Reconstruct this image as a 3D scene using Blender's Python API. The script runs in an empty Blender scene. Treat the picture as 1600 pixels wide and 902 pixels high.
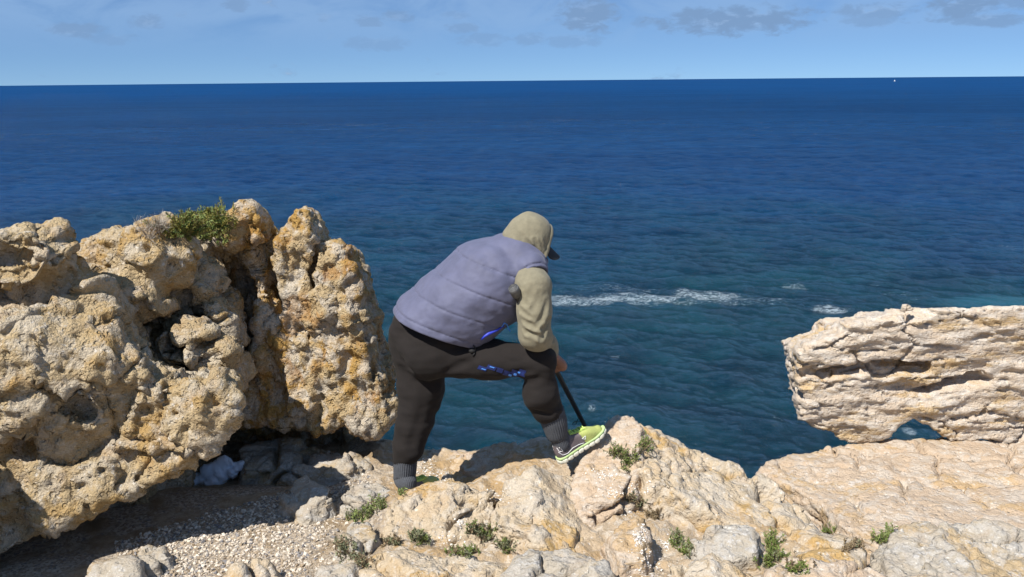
import bpy, math, time
import numpy as np
from mathutils import Matrix, Vector
from mathutils.bvhtree import BVHTree
T0 = time.time()
S = bpy.context.scene
COL = S.collection
R = math.radians

# ------------------------------------------------------------------ camera
FPX = 1300.0                                   # focal length in photo pixels (1600 wide)
PITCH, ROLL, CAMZ = R(14.12), R(0.53), 2.0
_F = np.array([0, math.cos(PITCH), -math.sin(PITCH)])
_R0 = np.array([1.0, 0, 0]); _U0 = np.array([0, math.sin(PITCH), math.cos(PITCH)])
_R = _R0*math.cos(ROLL) - _U0*math.sin(ROLL)
_U = _U0*math.cos(ROLL) + _R0*math.sin(ROLL)
CAM = np.array([0, 0, CAMZ])
cd = bpy.data.cameras.new('camera'); cam = bpy.data.objects.new('camera', cd); COL.objects.link(cam)
cd.sensor_width = 36; cd.lens = FPX/1600*36; cd.clip_start = 0.05; cd.clip_end = 60000
M = Matrix.Identity(4)
for i in range(3):
    M[i][0], M[i][1], M[i][2], M[i][3] = _R[i], _U[i], -_F[i], CAM[i]
cam.matrix_world = M
S.camera = cam

# ------------------------------------------------------------------ sky and sun
SUN_EL, SUN_AZ = R(53), R(223)                 # azimuth clockwise from +Y: behind the camera on the left
sdir = Vector((math.cos(SUN_EL)*math.sin(SUN_AZ), math.cos(SUN_EL)*math.cos(SUN_AZ), math.sin(SUN_EL)))
sl = bpy.data.lights.new('sun', 'SUN'); sl.energy = 5.0; sl.angle = R(0.5); sl.color = (1.0, 0.955, 0.88)
so = bpy.data.objects.new('sun', sl); COL.objects.link(so)
so.rotation_euler = sdir.to_track_quat('Z', 'Y').to_euler(); so.location = (-6, -6, 12)
S.view_settings.view_transform = 'Standard'; S.view_settings.look = 'None'
S.view_settings.exposure = 0.50; S.view_settings.gamma = 1.0
S.render.engine = 'CYCLES'

class NT:
    """small helper for node trees"""
    def __init__(s, tree): s.t = tree; s.n = tree.nodes; s.l = tree.links
    def node(s, typ, ins=None, **kw):
        n = s.n.new(typ)
        for k, v in kw.items(): setattr(n, k, v)
        for k, v in (ins or {}).items(): s.set(n.inputs[k], v)
        return n
    def set(s, sock, v):
        if isinstance(v, bpy.types.NodeSocket): s.l.new(v, sock)
        else:
            if hasattr(sock.default_value, '__len__') and len(sock.default_value) == 4 and len(v) == 3: v = (*v, 1)
            sock.default_value = v
    def math(s, op, a, b=0.0, c=0.0, clamp=False):
        n = s.n.new('ShaderNodeMath'); n.operation = op; n.use_clamp = clamp
        s.set(n.inputs[0], a); s.set(n.inputs[1], b); s.set(n.inputs[2], c); return n.outputs[0]
    def mix(s, f, a, b, mode='MIX'):
        n = s.n.new('ShaderNodeMix'); n.data_type = 'RGBA'; n.blend_type = mode
        s.set(n.inputs['Factor'], f); s.set(n.inputs[6], a); s.set(n.inputs[7], b); return n.outputs[2]
    def ramp(s, f, a, b, lo=0.0, hi=1.0):
        n = s.n.new('ShaderNodeMapRange'); n.interpolation_type = 'SMOOTHSTEP'
        s.set(n.inputs[0], f)
        n.inputs[1].default_value = a; n.inputs[2].default_value = b
        n.inputs[3].default_value = lo; n.inputs[4].default_value = hi; return n.outputs[0]
    def noise(s, vec, scale, detail=4, rough=.55, dist=0.0):
        n = s.n.new('ShaderNodeTexNoise'); s.set(n.inputs['Vector'], vec)
        n.inputs['Scale'].default_value = scale; n.inputs['Detail'].default_value = detail
        n.inputs['Roughness'].default_value = rough; n.inputs['Distortion'].default_value = dist
        return n.outputs['Fac']
    def vmul(s, vec, m):
        n = s.n.new('ShaderNodeVectorMath'); n.operation = 'MULTIPLY'
        s.set(n.inputs[0], vec); n.inputs[1].default_value = m; return n.outputs[0]

W_ = bpy.data.worlds.new('World'); S.world = W_; W_.use_nodes = True
nt = NT(W_.node_tree); nt.n.clear()
sky = nt.node('ShaderNodeTexSky', sky_type='NISHITA', sun_disc=False)
sky.sun_elevation = SUN_EL; sky.sun_rotation = SUN_AZ; sky.altitude = 300
sky.air_density = 0.8; sky.dust_density = 0.0; sky.ozone_density = 5.0
tc = nt.node('ShaderNodeTexCoord')
lift = nt.node('ShaderNodeVectorMath', {0: tc.outputs['Generated'], 1: (0, 0, .07)}, operation='ADD')   # clear marine air: no white band at the horizon
nt.set(sky.inputs[0], nt.node('ShaderNodeVectorMath', {0: lift.outputs[0]}, operation='NORMALIZE').outputs[0]) if len(sky.inputs) else None
sep = nt.node('ShaderNodeSeparateXYZ', {0: tc.outputs['Generated']})
az = nt.math('ARCTAN2', sep.outputs[0], sep.outputs[1]); el = nt.math('ARCSINE', sep.outputs[2])
cv = nt.node('ShaderNodeCombineXYZ', {0: az, 1: nt.math('MULTIPLY', el, 2.2), 2: 0.0})
wob = nt.noise(cv.outputs[0], 42, 6, .62, .3)
wide = nt.noise(cv.outputs[0], 9, 5, .6, .6)
mask = nt.math('MULTIPLY', nt.ramp(wide, .60, .74), nt.ramp(wob, .42, .66))
def pix_dir(px, py):
    d = _F + _R*(px-800)/FPX + _U*(451-py)/FPX; d /= np.linalg.norm(d)
    return math.atan2(d[0], d[1]), math.asin(d[2])
CL = [(115,47,34,9,.55),(230,34,18,9,.5),(368,7,16,8,.5),(575,33,17,8,.45),(622,26,22,8,.5),(508,27,12,6,.3),
      (722,44,22,7,.4),(918,22,40,24,1.0),(1145,32,95,17,.75),(1003,35,15,7,.3),(830,62,24,8,.35),(1370,17,42,9,.5),
      (1365,34,36,8,.4),(1508,10,36,14,.7),(1530,30,50,9,.55),(590,68,40,10,.3),(755,63,34,9,.3),(900,63,40,9,.3),
      (1590,6,22,8,.5),(170,60,30,7,.25),(715,24,18,6,.25)]
for (px, py, rx, ry, am) in CL:
    a0, e0 = pix_dir(px, py)
    dx = nt.math('MULTIPLY', nt.math('SUBTRACT', az, a0), FPX/rx)
    dy = nt.math('MULTIPLY', nt.math('SUBTRACT', el, e0), FPX/ry)
    r2 = nt.math('ADD', nt.math('MULTIPLY', dx, dx), nt.math('MULTIPLY', dy, dy))
    q = nt.math('ADD', nt.math('MULTIPLY', r2, .5), nt.math('MULTIPLY', nt.math('SUBTRACT', wob, .5), 3.4))
    mask = nt.math('MAXIMUM', mask, nt.math('MULTIPLY', nt.ramp(q, .95, .05), min(1.0, am*1.4)))
band = nt.math('MULTIPLY', nt.ramp(wide, .25, .6), nt.math('MULTIPLY', nt.ramp(el, .02, .075), .55))
tint = nt.mix(1.0, sky.outputs[0], (0.93, 1.07, 1.22), 'MULTIPLY')
hz = nt.mix(band, tint, (3.5, 5.6, 8.8))
lit = nt.mix(nt.ramp(wob, .50, .78), (2.35, 3.9, 6.5), (4.6, 5.9, 7.9))
skyc = nt.mix(nt.math('MULTIPLY', mask, .95), hz, lit)
bg = nt.node('ShaderNodeBackground', {'Color': skyc, 'Strength': 0.062})
nt.l.new(bg.outputs[0], nt.node('ShaderNodeOutputWorld').inputs[0])

# ------------------------------------------------------------------ numbers: noise, rays, distance fields
rng = np.random.default_rng(7)
_perm = rng.permutation(256).astype(np.int32); _perm = np.concatenate([_perm, _perm, _perm])
_g = rng.normal(size=(256, 3)).astype(np.float32); _g /= np.linalg.norm(_g, axis=1)[:, None]
_u3 = rng.random((256, 4)).astype(np.float32)
def perlin(P):
    P = np.asarray(P, np.float32)
    fl = np.floor(P); I = fl.astype(np.int32) & 255; f = P - fl
    u = f*f*f*(f*(f*6-15)+10)
    out = 0
    for dx in (0, 1):
        ax = _perm[I[:, 0]+dx]; wx = u[:, 0] if dx else 1-u[:, 0]
        for dy in (0, 1):
            ay = _perm[ax+I[:, 1]+dy]; wy = wx*(u[:, 1] if dy else 1-u[:, 1])
            for dz in (0, 1):
                g = _g[_perm[ay+I[:, 2]+dz]]
                d = g[:, 0]*(f[:, 0]-dx)+g[:, 1]*(f[:, 1]-dy)+g[:, 2]*(f[:, 2]-dz)
                out = out + wy*(u[:, 2] if dz else 1-u[:, 2])*d
    return out*1.5
def fbm(P, o=4, lac=2.07, g=.5):
    s = 0; a = 1.0; P = np.asarray(P, np.float32)
    for i in range(o): s = s + a*perlin(P+i*17.3); P = P*lac; a *= g
    return s
def ridged(P, o=4, g=.5):
    s = 0; a = 1.0; P = np.asarray(P, np.float32)
    for i in range(o): s = s + a*(1-2.2*np.abs(perlin(P+i*9.1))); P = P*2.11; a *= g
    return s
def pits(P, cell, prob, rmin, rmax, seed=0):
    """depth inside randomly strewn spherical holes (>0 inside)"""
    Q = P/cell; base = np.floor(Q-.5).astype(np.int32); best = np.full(len(P), -1.0, np.float32)
    for dx in (0, 1):
        for dy in (0, 1):
            for dz in (0, 1):
                c = base+np.array([dx, dy, dz])
                h = _perm[_perm[_perm[(c[:, 0]+seed) & 255]+(c[:, 1] & 255)]+(c[:, 2] & 255)]
                r4 = _u3[h]
                cen = (c+.25+.5*r4[:, :3])*cell
                rad = np.where(r4[:, 3] < prob, rmin+(rmax-rmin)*(r4[:, 3]/prob)**2, -1.0)
                best = np.maximum(best, rad-np.linalg.norm(P-cen, axis=1))
    return best
def cells(P, cell, seed=0):
    """Worley cells: F1, F2 (in cell units) and the cell's random number"""
    Q = P/cell; base = np.floor(Q-.5).astype(np.int32); n = len(P)
    f1 = np.full(n, 9., np.float32); f2 = np.full(n, 9., np.float32); rr = np.zeros(n, np.float32)
    for dx in (0, 1):
        for dy in (0, 1):
            for dz in (0, 1):
                c = base+np.array([dx, dy, dz])
                h = _perm[_perm[_perm[(c[:, 0]+seed) & 255]+(c[:, 1] & 255)]+(c[:, 2] & 255)]
                r4 = _u3[h]; d = np.linalg.norm(Q-c-.1-.8*r4[:, :3], axis=1)
                near = d < f1
                f2 = np.where(near, f1, np.minimum(f2, d)); rr = np.where(near, r4[:, 3], rr); f1 = np.where(near, d, f1)
    return f1, f2, rr
def vec3(P): return np.stack([perlin(P), perlin(P+31.7), perlin(P+67.1)], 1)
def ray(px, py): return _F+_R*((px-800)/FPX)+_U*((451-py)/FPX)
def WY(px, py, Y): d = ray(px, py); return CAM+d*(Y/d[1])          # the pixel's point on the vertical plane y = Y
def WZ(px, py, z): d = ray(px, py); return CAM+d*((z-CAMZ)/d[2])   # the pixel's point at height z
def smin(a, b, k): h = np.clip(.5+.5*(b-a)/k, 0, 1); return b+(a-b)*h-k*h*(1-h)
def smax(a, b, k): return -smin(-a, -b, k)
def unit(v): v = np.asarray(v, float); return v/np.linalg.norm(v)
def cone(P, a, b, r1, r2):
    a = np.asarray(a, np.float32); b = np.asarray(b, np.float32); ab = b-a
    t = np.clip(((P-a)@ab)/max(float(ab@ab), 1e-9), 0, 1)
    return np.linalg.norm(P-a-t[:, None]*ab, axis=1)-(r1+(r2-r1)*t)
def chain(P, pts, rad, k=.03):
    d = None
    for i in range(len(pts)-1):
        c = cone(P, pts[i], pts[i+1], rad[i], rad[i+1]); d = c if d is None else smin(d, c, k)
    return d
def ellipsoid(P, c, r, axes=None):
    Q = P-np.asarray(c, np.float32)
    if axes is not None: Q = Q@np.asarray(axes, np.float32).T
    r = np.asarray(r, np.float32)
    k0 = np.linalg.norm(Q/r, axis=1); k1 = np.linalg.norm(Q/(r*r), axis=1)
    return k0*(k0-1)/np.maximum(k1, 1e-6)
def poly2(x, y, pts):
    pts = np.asarray(pts, np.float32); n = len(pts)
    d = np.full(x.shape, 1e9, np.float32); s = np.ones(x.shape, np.float32)
    for i in range(n):
        a = pts[i]; b = pts[i-1]; ex, ey = b-a; wx = x-a[0]; wy = y-a[1]
        t = np.clip((wx*ex+wy*ey)/(ex*ex+ey*ey+1e-12), 0, 1)
        d = np.minimum(d, (wx-ex*t)**2+(wy-ey*t)**2)
        c1 = y >= a[1]; c2 = y < b[1]; c3 = ex*wy > ey*wx
        s = np.where((c1 & c2 & c3) | (~c1 & ~c2 & ~c3), -s, s)
    return s*np.sqrt(d)
def field_mesh(f, lo, hi, h, slack=.05):
    """surface nets over a block-sparse grid: verts, quads of the zero set of f"""
    B = 8; lo = np.asarray(lo, np.float32)
    nb = np.ceil((np.asarray(hi)-lo)/(h*B)).astype(int)
    g = np.stack(np.meshgrid(*[np.arange(n) for n in nb], indexing='ij'), -1).reshape(-1, 3)
    dc = f((lo+(g*B+(B-1)/2)*h).astype(np.float32))
    act = np.abs(dc) < h*B*.95+slack
    V = np.where(dc > 0, 1, -1).astype(np.float32).reshape(*nb, 1, 1, 1)*np.ones((1, 1, 1, B, B, B), np.float32)
    off = np.stack(np.meshgrid(*[np.arange(B)]*3, indexing='ij'), -1).reshape(-1, 3)
    ga = g[act]
    for i in range(0, len(ga), 1500):
        q = ga[i:i+1500]
        P = lo+((q[:, None, :]*B+off[None]).reshape(-1, 3))*h
        V[q[:, 0], q[:, 1], q[:, 2]] = f(P.astype(np.float32)).reshape(-1, B, B, B)
    V = V.transpose(0, 3, 1, 4, 2, 5).reshape(nb[0]*B, nb[1]*B, nb[2]*B)
    V[0] = V[-1] = 1; V[:, 0] = V[:, -1] = 1; V[:, :, 0] = V[:, :, -1] = 1
    s = V < 0; n = np.array(V.shape)-1
    cnt = np.zeros(n, np.int8)
    for dx in (0, 1):
        for dy in (0, 1):
            for dz in (0, 1): cnt += s[dx:n[0]+dx, dy:n[1]+dy, dz:n[2]+dz]
    m = (cnt > 0) & (cnt < 8); ids = np.full(n, -1, np.int64); C = np.argwhere(m); ids[m] = np.arange(len(C))
    acc = np.zeros((len(C), 3)); num = np.zeros(len(C))
    cs = [(0,0,0),(1,0,0),(0,1,0),(1,1,0),(0,0,1),(1,0,1),(0,1,1),(1,1,1)]
    cvs = [V[C[:, 0]+a, C[:, 1]+b, C[:, 2]+c] for a, b, c in cs]
    for i in range(8):
        for j in range(i+1, 8):
            if sum(abs(p-q) for p, q in zip(cs[i], cs[j])) != 1: continue
            a, b = cvs[i], cvs[j]; x = (a < 0) != (b < 0)
            t = np.where(x, a/np.where(x, a-b, 1), 0)
            p = np.array(cs[i])[None]+t[:, None]*(np.array(cs[j])-np.array(cs[i]))[None]
            acc += np.where(x[:, None], p, 0); num += x
    verts = lo+(C+acc/num[:, None])*h
    quads = []
    for ax in range(3):
        a1, a2 = [(1, 2), (2, 0), (0, 1)][ax]
        sl0 = [slice(None)]*3; sl1 = [slice(None)]*3; sl0[ax] = slice(0, -1); sl1[ax] = slice(1, None)
        A = s[tuple(sl0)]; Bq = s[tuple(sl1)]
        E = np.argwhere(A != Bq); fl = A[E[:, 0], E[:, 1], E[:, 2]]
        E = E[(E[:, a1] > 0) & (E[:, a2] > 0)]; fl = A[E[:, 0], E[:, 1], E[:, 2]]
        o1 = np.zeros(3, int); o1[a1] = 1; o2 = np.zeros(3, int); o2[a2] = 1
        q = np.stack([ids[tuple((E-o).T)] for o in (o1+o2, o2, np.zeros(3, int), o1)], 1)
        q[~fl] = q[~fl][:, ::-1]
        quads.append(q)
    q = np.concatenate(quads); q = q[(q >= 0).all(1)]
    return verts.astype(np.float32), q
def vnormals(v, q):
    n = np.cross(v[q[:, 2]]-v[q[:, 0]], v[q[:, 3]]-v[q[:, 1]]) if q.shape[1] == 4 else np.cross(v[q[:, 1]]-v[q[:, 0]], v[q[:, 2]]-v[q[:, 0]])
    out = np.zeros_like(v)
    for i in range(q.shape[1]):
        for c in range(3): out[:, c] += np.bincount(q[:, i], n[:, c], len(v))
    return out/np.maximum(np.linalg.norm(out, axis=1), 1e-9)[:, None]

# ------------------------------------------------------------------ objects
def mesh(name, v, q, smooth=True):
    me = bpy.data.meshes.new(name); v = np.asarray(v, np.float32); q = np.asarray(q, np.int32)
    k = q.shape[1]
    me.vertices.add(len(v)); me.vertices.foreach_set('co', v.ravel())
    me.loops.add(q.size); me.loops.foreach_set('vertex_index', q.ravel())
    me.polygons.add(len(q)); me.polygons.foreach_set('loop_start', np.arange(len(q), dtype=np.int32)*k)
    me.polygons.foreach_set('use_smooth', np.full(len(q), smooth)); me.update(calc_edges=True)
    return me
SURF = []                                       # (bvh, object name) of what can carry things
def add(name, v, q, mat, parent=None, label=None, cat=None, group=None, kind=None, smooth=True, surf=False, origin=None):
    v = np.asarray(v, np.float32)
    if surf: SURF.append((BVHTree.FromPolygons(v.tolist(), np.asarray(q).tolist()), name))
    o_ = np.zeros(3)
    if parent is None and kind != 'structure':
        o_ = np.array([*(v.min(0)+v.max(0))[:2]/2, v[:, 2].min()]) if origin is None else np.asarray(origin)
    elif parent is not None: o_ = np.array(parent.matrix_basis.translation) if parent.parent is None else np.array(parent.parent.matrix_basis.translation)
    me = mesh(name, v-o_.astype(np.float32), q, smooth)
    ob = bpy.data.objects.new(name, me); COL.objects.link(ob); me.materials.append(mat)
    if parent is None: ob.location = o_
    else: ob.parent = parent
    for k, x in (('label', label), ('category', cat), ('group', group), ('kind', kind)):
        if x: ob[k] = x
    return ob
def hit(px, py):
    d = Vector(ray(px, py)).normalized(); best = None
    for b, nm in SURF:
        h = b.ray_cast(Vector(CAM), d)
        if h[0] is not None and (best is None or h[3] < best[2]): best = (np.array(h[0]), np.array(h[1]), h[3], nm)
    return best
def drop(x, y, z=3.0, lo=-3):
    best = None
    for b, nm in SURF:
        h = b.ray_cast(Vector((x, y, z)), Vector((0, 0, -1)))
        if h[0] is not None and (best is None or h[0].z > best[0][2]): best = (np.array(h[0]), np.array(h[1]))
    return best

# ------------------------------------------------------------------ materials
def material(name, build):
    m = bpy.data.materials.new(name); m.use_nodes = True; t = NT(m.node_tree); t.n.clear()
    b = t.node('ShaderNodeBsdfPrincipled'); o = t.node('ShaderNodeOutputMaterial'); t.l.new(b.outputs[0], o.inputs[0])
    t.pos = t.node('ShaderNodeNewGeometry').outputs['Position']; t.b = b
    t.obj = t.node('ShaderNodeTexCoord').outputs['Object']
    build(t); return m
def bump(t, hgt, strength=.5, dist=.01):
    n = t.node('ShaderNodeBump', {'Height': hgt, 'Strength': strength, 'Distance': dist})
    t.set(t.b.inputs['Normal'], n.outputs[0])
def rock_mat(name, buff, ochre, pale, och=.5, wht=.5, orange=0.0, strata=0.0, grey=.3, bm=1.0):
    def f(t):
        p = t.pos
        ps = t.vmul(p, (1, 1, 1+2.5*strata)) if strata else p
        n1 = t.noise(ps, 2.6, 6, .62, .4); n2 = t.noise(ps, 9, 6, .65, .5); n3 = t.noise(ps, 31, 5, .65)
        n4 = t.noise(ps, 5.3, 5, .6, 1.0); n5 = t.noise(p, 120, 4, .7)
        c = t.mix(t.ramp(n1, .57-.2*och, .68-.2*och), buff, ochre)
        c = t.mix(t.math('MULTIPLY', t.ramp(n2, .46, .58), .6), c, pale)
        if orange: c = t.mix(t.math('MULTIPLY', t.ramp(n4, .50, .66), orange), c, (.36, .17, .035))
        w = t.math('MULTIPLY', t.ramp(n3, .52, .60), t.ramp(n4, .58-.2*wht, .40-.2*wht+.05))
        c = t.mix(t.math('MULTIPLY', w, .75), c, (pale[0]*1.15, pale[1]*1.18, pale[2]*1.24))
        g = t.math('MULTIPLY', t.ramp(n2, .56, .66), t.ramp(n3, .46, .62))
        c = t.mix(t.math('MULTIPLY', g, grey), c, (.20, .18, .16))
        c = t.mix(t.ramp(n5, .30, .70, 0, .55), c, t.mix(1.0, c, (.62, .58, .52), 'MULTIPLY'))
        fk = t.node('ShaderNodeTexVoronoi', {'Vector': t.node('ShaderNodeVectorMath', {0: ps, 1: t.vmul(t.node('ShaderNodeTexNoise', {'Vector': p, 'Scale': 55.0, 'Detail': 3.0}).outputs['Color'], (.03, .03, .03))}, operation='ADD').outputs[0], 'Scale': 44.0}, feature='F1'); fr = t.node('ShaderNodeSeparateColor', {0: fk.outputs['Color']})
        fl = t.math('MULTIPLY', t.ramp(fk.outputs['Distance'], .34, .22), t.math('MULTIPLY', t.ramp(fr.outputs[0], .70, .74), t.ramp(n2, .40, .55)))
        c = t.mix(t.math('MULTIPLY', fl, .5), c, (.68, .65, .60))
        t.set(t.b.inputs['Base Color'], c); t.b.inputs['Roughness'].default_value = .93
        t.b.inputs['Specular IOR Level'].default_value = .2
        wp = t.node('ShaderNodeVectorMath', {0: p, 1: t.vmul(t.node('ShaderNodeTexNoise', {'Vector': p, 'Scale': 40.0, 'Detail': 2.0}).outputs['Color'], (.012, .012, .012))}, operation='ADD').outputs[0]
        vo = t.node('ShaderNodeTexVoronoi', {'Vector': wp, 'Scale': 52.0}, feature='F1').outputs['Distance']
        vo2 = t.node('ShaderNodeTexVoronoi', {'Vector': wp, 'Scale': 27.0}, feature='F1').outputs['Distance']
        holes = t.math('ADD', t.math('MULTIPLY', t.ramp(vo, .12, .42), t.ramp(n2, .62, .40)), t.math('MULTIPLY', t.ramp(vo2, .16, .34), 1.9))
        hgt = t.math('ADD', t.math('MULTIPLY', holes, .55), t.math('ADD', t.math('MULTIPLY', n5, .7), t.math('ADD', n3, t.math('MULTIPLY', t.noise(p, 62, 3, .6), .9))))
        bump(t, hgt, .9*bm, .014)
    return material(name, f)
BUFF = rock_mat('buff_limestone', (.47, .365, .22), (.45, .30, .125), (.57, .515, .43), .38, .7, .22, 0, .4)
RUST = rock_mat('rusty_limestone', (.47, .36, .21), (.44, .27, .085), (.62, .58, .52), .45, 1.0, .62, 0, .7)
PALE = rock_mat('pale_limestone', (.55, .46, .365), (.52, .385, .225), (.59, .55, .50), .30, .5, .15, 1.0, .15, .6)
LEDGE = rock_mat('pink_limestone', (.49, .385, .285), (.48, .345, .20), (.54, .49, .43), .34, .6, .10, .8, .22, .6)
OCHRE = rock_mat('ochre_limestone', (.49, .40, .285), (.46, .31, .135), (.54, .49, .42), .32, .5, .14, 0, .35, .65)
GREY = rock_mat('grey_limestone', (.41, .365, .30), (.42, .32, .195), (.46, .44, .41), .35, .4, .10, .6, .4, .6)

def _gravel(t):
    v = t.node('ShaderNodeTexVoronoi', {'Vector': t.pos, 'Scale': 95.0}, feature='F1')
    rc = t.node('ShaderNodeSeparateColor', {0: v.outputs['Color']})
    c = t.mix(rc.outputs[0], (.27, .21, .15), (.60, .53, .44))
    c = t.mix(t.ramp(rc.outputs[1], .8, .95), c, (.25, .22, .20))
    n = t.noise(t.pos, 3.5, 5, .6, .4); n2 = t.noise(t.pos, 14, 5, .6)
    soil = t.mix(t.ramp(n2, .35, .65), (.28, .20, .125), (.42, .33, .23))
    c = t.mix(t.ramp(n, .44, .60), c, soil)
    t.set(t.b.inputs['Base Color'], c); t.b.inputs['Roughness'].default_value = .95
    bump(t, t.math('SUBTRACT', t.math('MULTIPLY', t.noise(t.pos, 60, 4), .6), v.outputs['Distance']), .8, .01)
GRAVEL = material('gravel_soil', _gravel)
def plain(name, col, rough=.8, var=.25, scale=40, bmp=.2, bd=.004, metallic=0, sheen=0):
    def f(t):
        n = t.noise(t.obj, scale, 5, .6); n2 = t.noise(t.obj, scale*.13, 4, .6)
        k = t.math('ADD', t.math('MULTIPLY', n, .6), t.math('MULTIPLY', n2, .4))
        dk = tuple(x*(1-var) for x in col); lt = tuple(min(1, x*(1+var)) for x in col)
        t.set(t.b.inputs['Base Color'], t.mix(t.ramp(k, .3, .7), dk, lt))
        t.b.inputs['Roughness'].default_value = rough; t.b.inputs['Metallic'].default_value = metallic
        if sheen: t.b.inputs['Sheen Weight'].default_value = sheen
        if bmp: bump(t, n, bmp, bd)
    return material(name, f)
#PART2
# ------------------------------------------------------------------ sea
SEAZ = -40.0
def build_sea():
    rr = np.concatenate([[2, 12, 25, 40, 55, 66], np.exp(np.linspace(math.log(74), math.log(1500), 540)), np.exp(np.linspace(math.log(1560), math.log(24000), 60))])
    th = np.concatenate([np.linspace(-180, -42, 34)[:-1], np.linspace(-42, 42, 380), np.linspace(42, 180, 34)[1:-1]])
    th = np.radians(th); n = len(th); m = len(rr)
    x = (rr[:, None]*np.sin(th)[None]).ravel(); y = (rr[:, None]*np.cos(th)[None]).ravel(); rad = np.repeat(rr, n)
    z = np.zeros(len(x)); g = np.random.default_rng(3)
    sp = rad*.0056
    for i in range(80):
        lam = 1.3*(20/1.3)**g.random(); a = R(62)+g.normal()*.55; k = 2*math.pi/lam
        amp = .0105*lam**.78*(.6+.8*g.random())
        ph = k*(x*math.cos(a)+y*math.sin(a))+g.random()*6.28
        s = 1-2*np.abs(np.sin(ph/2+.2*np.sin(ph)))**1.15
        z += amp*s*np.clip((lam/sp-2.2)/2.5, 0, 1)
    z *= np.clip((1500-rad)/900, 0, 1)
    dense = (np.abs(np.arctan2(x, y)) < R(41.9)); z[~dense] = 0
    v = np.stack([x, y, z+SEAZ], 1)
    i, j = np.meshgrid(np.arange(m-1), np.arange(n), indexing='ij'); j2 = (j+1) % n
    q = np.stack([i*n+j, i*n+j2, (i+1)*n+j2, (i+1)*n+j], -1).reshape(-1, 4)[:, ::-1]
    def f(t):
        p = t.pos; s = t.node('ShaderNodeSeparateXYZ', {0: p})
        dist = t.math('SQRT', t.math('ADD', t.math('MULTIPLY', s.outputs[0], s.outputs[0]), t.math('MULTIPLY', s.outputs[1], s.outputs[1])))
        big = t.noise(p, .010, 4, .55, .6); mid = t.noise(t.vmul(p, (1, 1.6, 1)), .05, 5, .6, .4)
        shallow = t.math('ADD', dist, t.math('MULTIPLY', t.math('SUBTRACT', big, .5), 260))
        deep = t.mix(t.ramp(mid, .35, .65), (.0016, .021, .072), (.003, .029, .094))
        teal = t.mix(t.ramp(mid, .35, .65), (.0008, .014, .027), (.002, .025, .040))
        c = t.mix(t.ramp(shallow, 130, 420), teal, deep)
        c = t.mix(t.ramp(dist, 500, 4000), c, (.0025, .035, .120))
        wind = t.noise(t.vmul(p, (.22, 1, 1)), .012, 6, .62, .3)
        c = t.mix(t.ramp(wind, .38, .64, 0, .55), c, t.mix(1.0, c, (1.5, 1.45, 1.35), 'MULTIPLY'))
        # pale streak of turquoise water off the right ledge
        def spot(px, py, rx, ry):
            w = WZ(px, py, SEAZ); a = t.math('DIVIDE', t.math('SUBTRACT', s.outputs[0], float(w[0])), rx)
            b = t.math('DIVIDE', t.math('SUBTRACT', s.outputs[1], float(w[1])), ry)
            return t.math('ADD', t.math('MULTIPLY', a, a), t.math('MULTIPLY', b, b))
        tq = t.math('MULTIPLY', t.ramp(t.math('ADD', spot(1570, 466, 15, 8), t.math('MULTIPLY', mid, 1.2)), 1.7, .4), .3)
        c = t.mix(tq, c, (.03, .16, .22))
        fn = t.noise(t.vmul(p, (.55, 1, 1)), 1.1, 8, .74, 1.3); fb = t.noise(t.vmul(p, (.4, 1, 1)), .11, 5, .65, .8)
        foam = 0.0
        for (px, py, rx, ry, am) in [(915,460,16,6,.95),(985,458,26,4.5,.9),(1045,461,14,4,.75),(1100,455,10,6,.9),(1120,462,16,4,.7),(875,459,9,6,.95),(950,452,28,11,.6),(1200,460,22,9,.5),(1215,463,5,5,.6),(1297,474,5,3,.8),
                                 (1240,441,4,4,.75),(1390,452,9,10,.5),(1375,436,6,5,.55),(1300,440,14,12,.35),(1420,664,1.2,1.6,.9),
                                 (1570,380,10,7,.55),(1215,642,1.3,1.6,.75),(960,548,1.5,2.0,.6),(808,219,.8,5,1.1),(1275,209,.8,5,.9),(640,385,3,3,.4),(975,660,.9,1.2,.8),(925,625,.9,1.2,.8)]:
            e = t.math('MULTIPLY', t.ramp(spot(px, py, rx, ry), 1.6, .0), am)
            foam = e if foam == 0.0 else t.math('MAXIMUM', foam, e)
        k = t.math('ADD', t.math('MULTIPLY', fn, .75), t.math('MULTIPLY', fb, .35))
        msk = t.ramp(t.math('ADD', k, t.math('MULTIPLY', foam, .38)), .79, 1.04)
        caps = t.math('MULTIPLY', t.ramp(t.noise(t.vmul(p, (.5, 1, 1)), .33, 6, .7, .6), .735, .80), t.ramp(fb, .48, .60))
        msk = t.math('MAXIMUM', msk, t.math('MULTIPLY', caps, .7))
        c = t.mix(t.math('MULTIPLY', msk, .65), c, (.44, .52, .57))
        h = t.math('ADD', t.math('MULTIPLY', t.noise(t.vmul(p, (.75, 1, 1)), .95, 6, .70, .4), 1.7),
                   t.math('MULTIPLY', t.noise(t.vmul(p, (.8, 1, 1)), .075, 4, .55, .3), 3.2))
        far = t.math('MULTIPLY', t.noise(t.vmul(p, (.5, 1, 1)), .030, 6, .68, .3), 34)
        h = t.math('ADD', h, t.math('MULTIPLY', far, t.ramp(dist, 250, 900)))
        # reflectance of a wind-roughened sea: Fresnel averaged over wave slopes too small to resolve, more so far out
        n = t.node('ShaderNodeBump', {'Height': h, 'Strength': 1.0, 'Distance': .62}).outputs[0]
        inc = t.node('ShaderNodeNewGeometry').outputs['Incoming']
        dot = t.node('ShaderNodeVectorMath', {0: n, 1: inc}, operation='DOT_PRODUCT').outputs['Value']
        off = t.ramp(dist, 60, 1200, .17, .45)
        ce = t.math('ADD', off, t.math('MULTIPLY', t.math('SUBTRACT', 1.0, off), t.math('MAXIMUM', dot, 0.0)))
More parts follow.
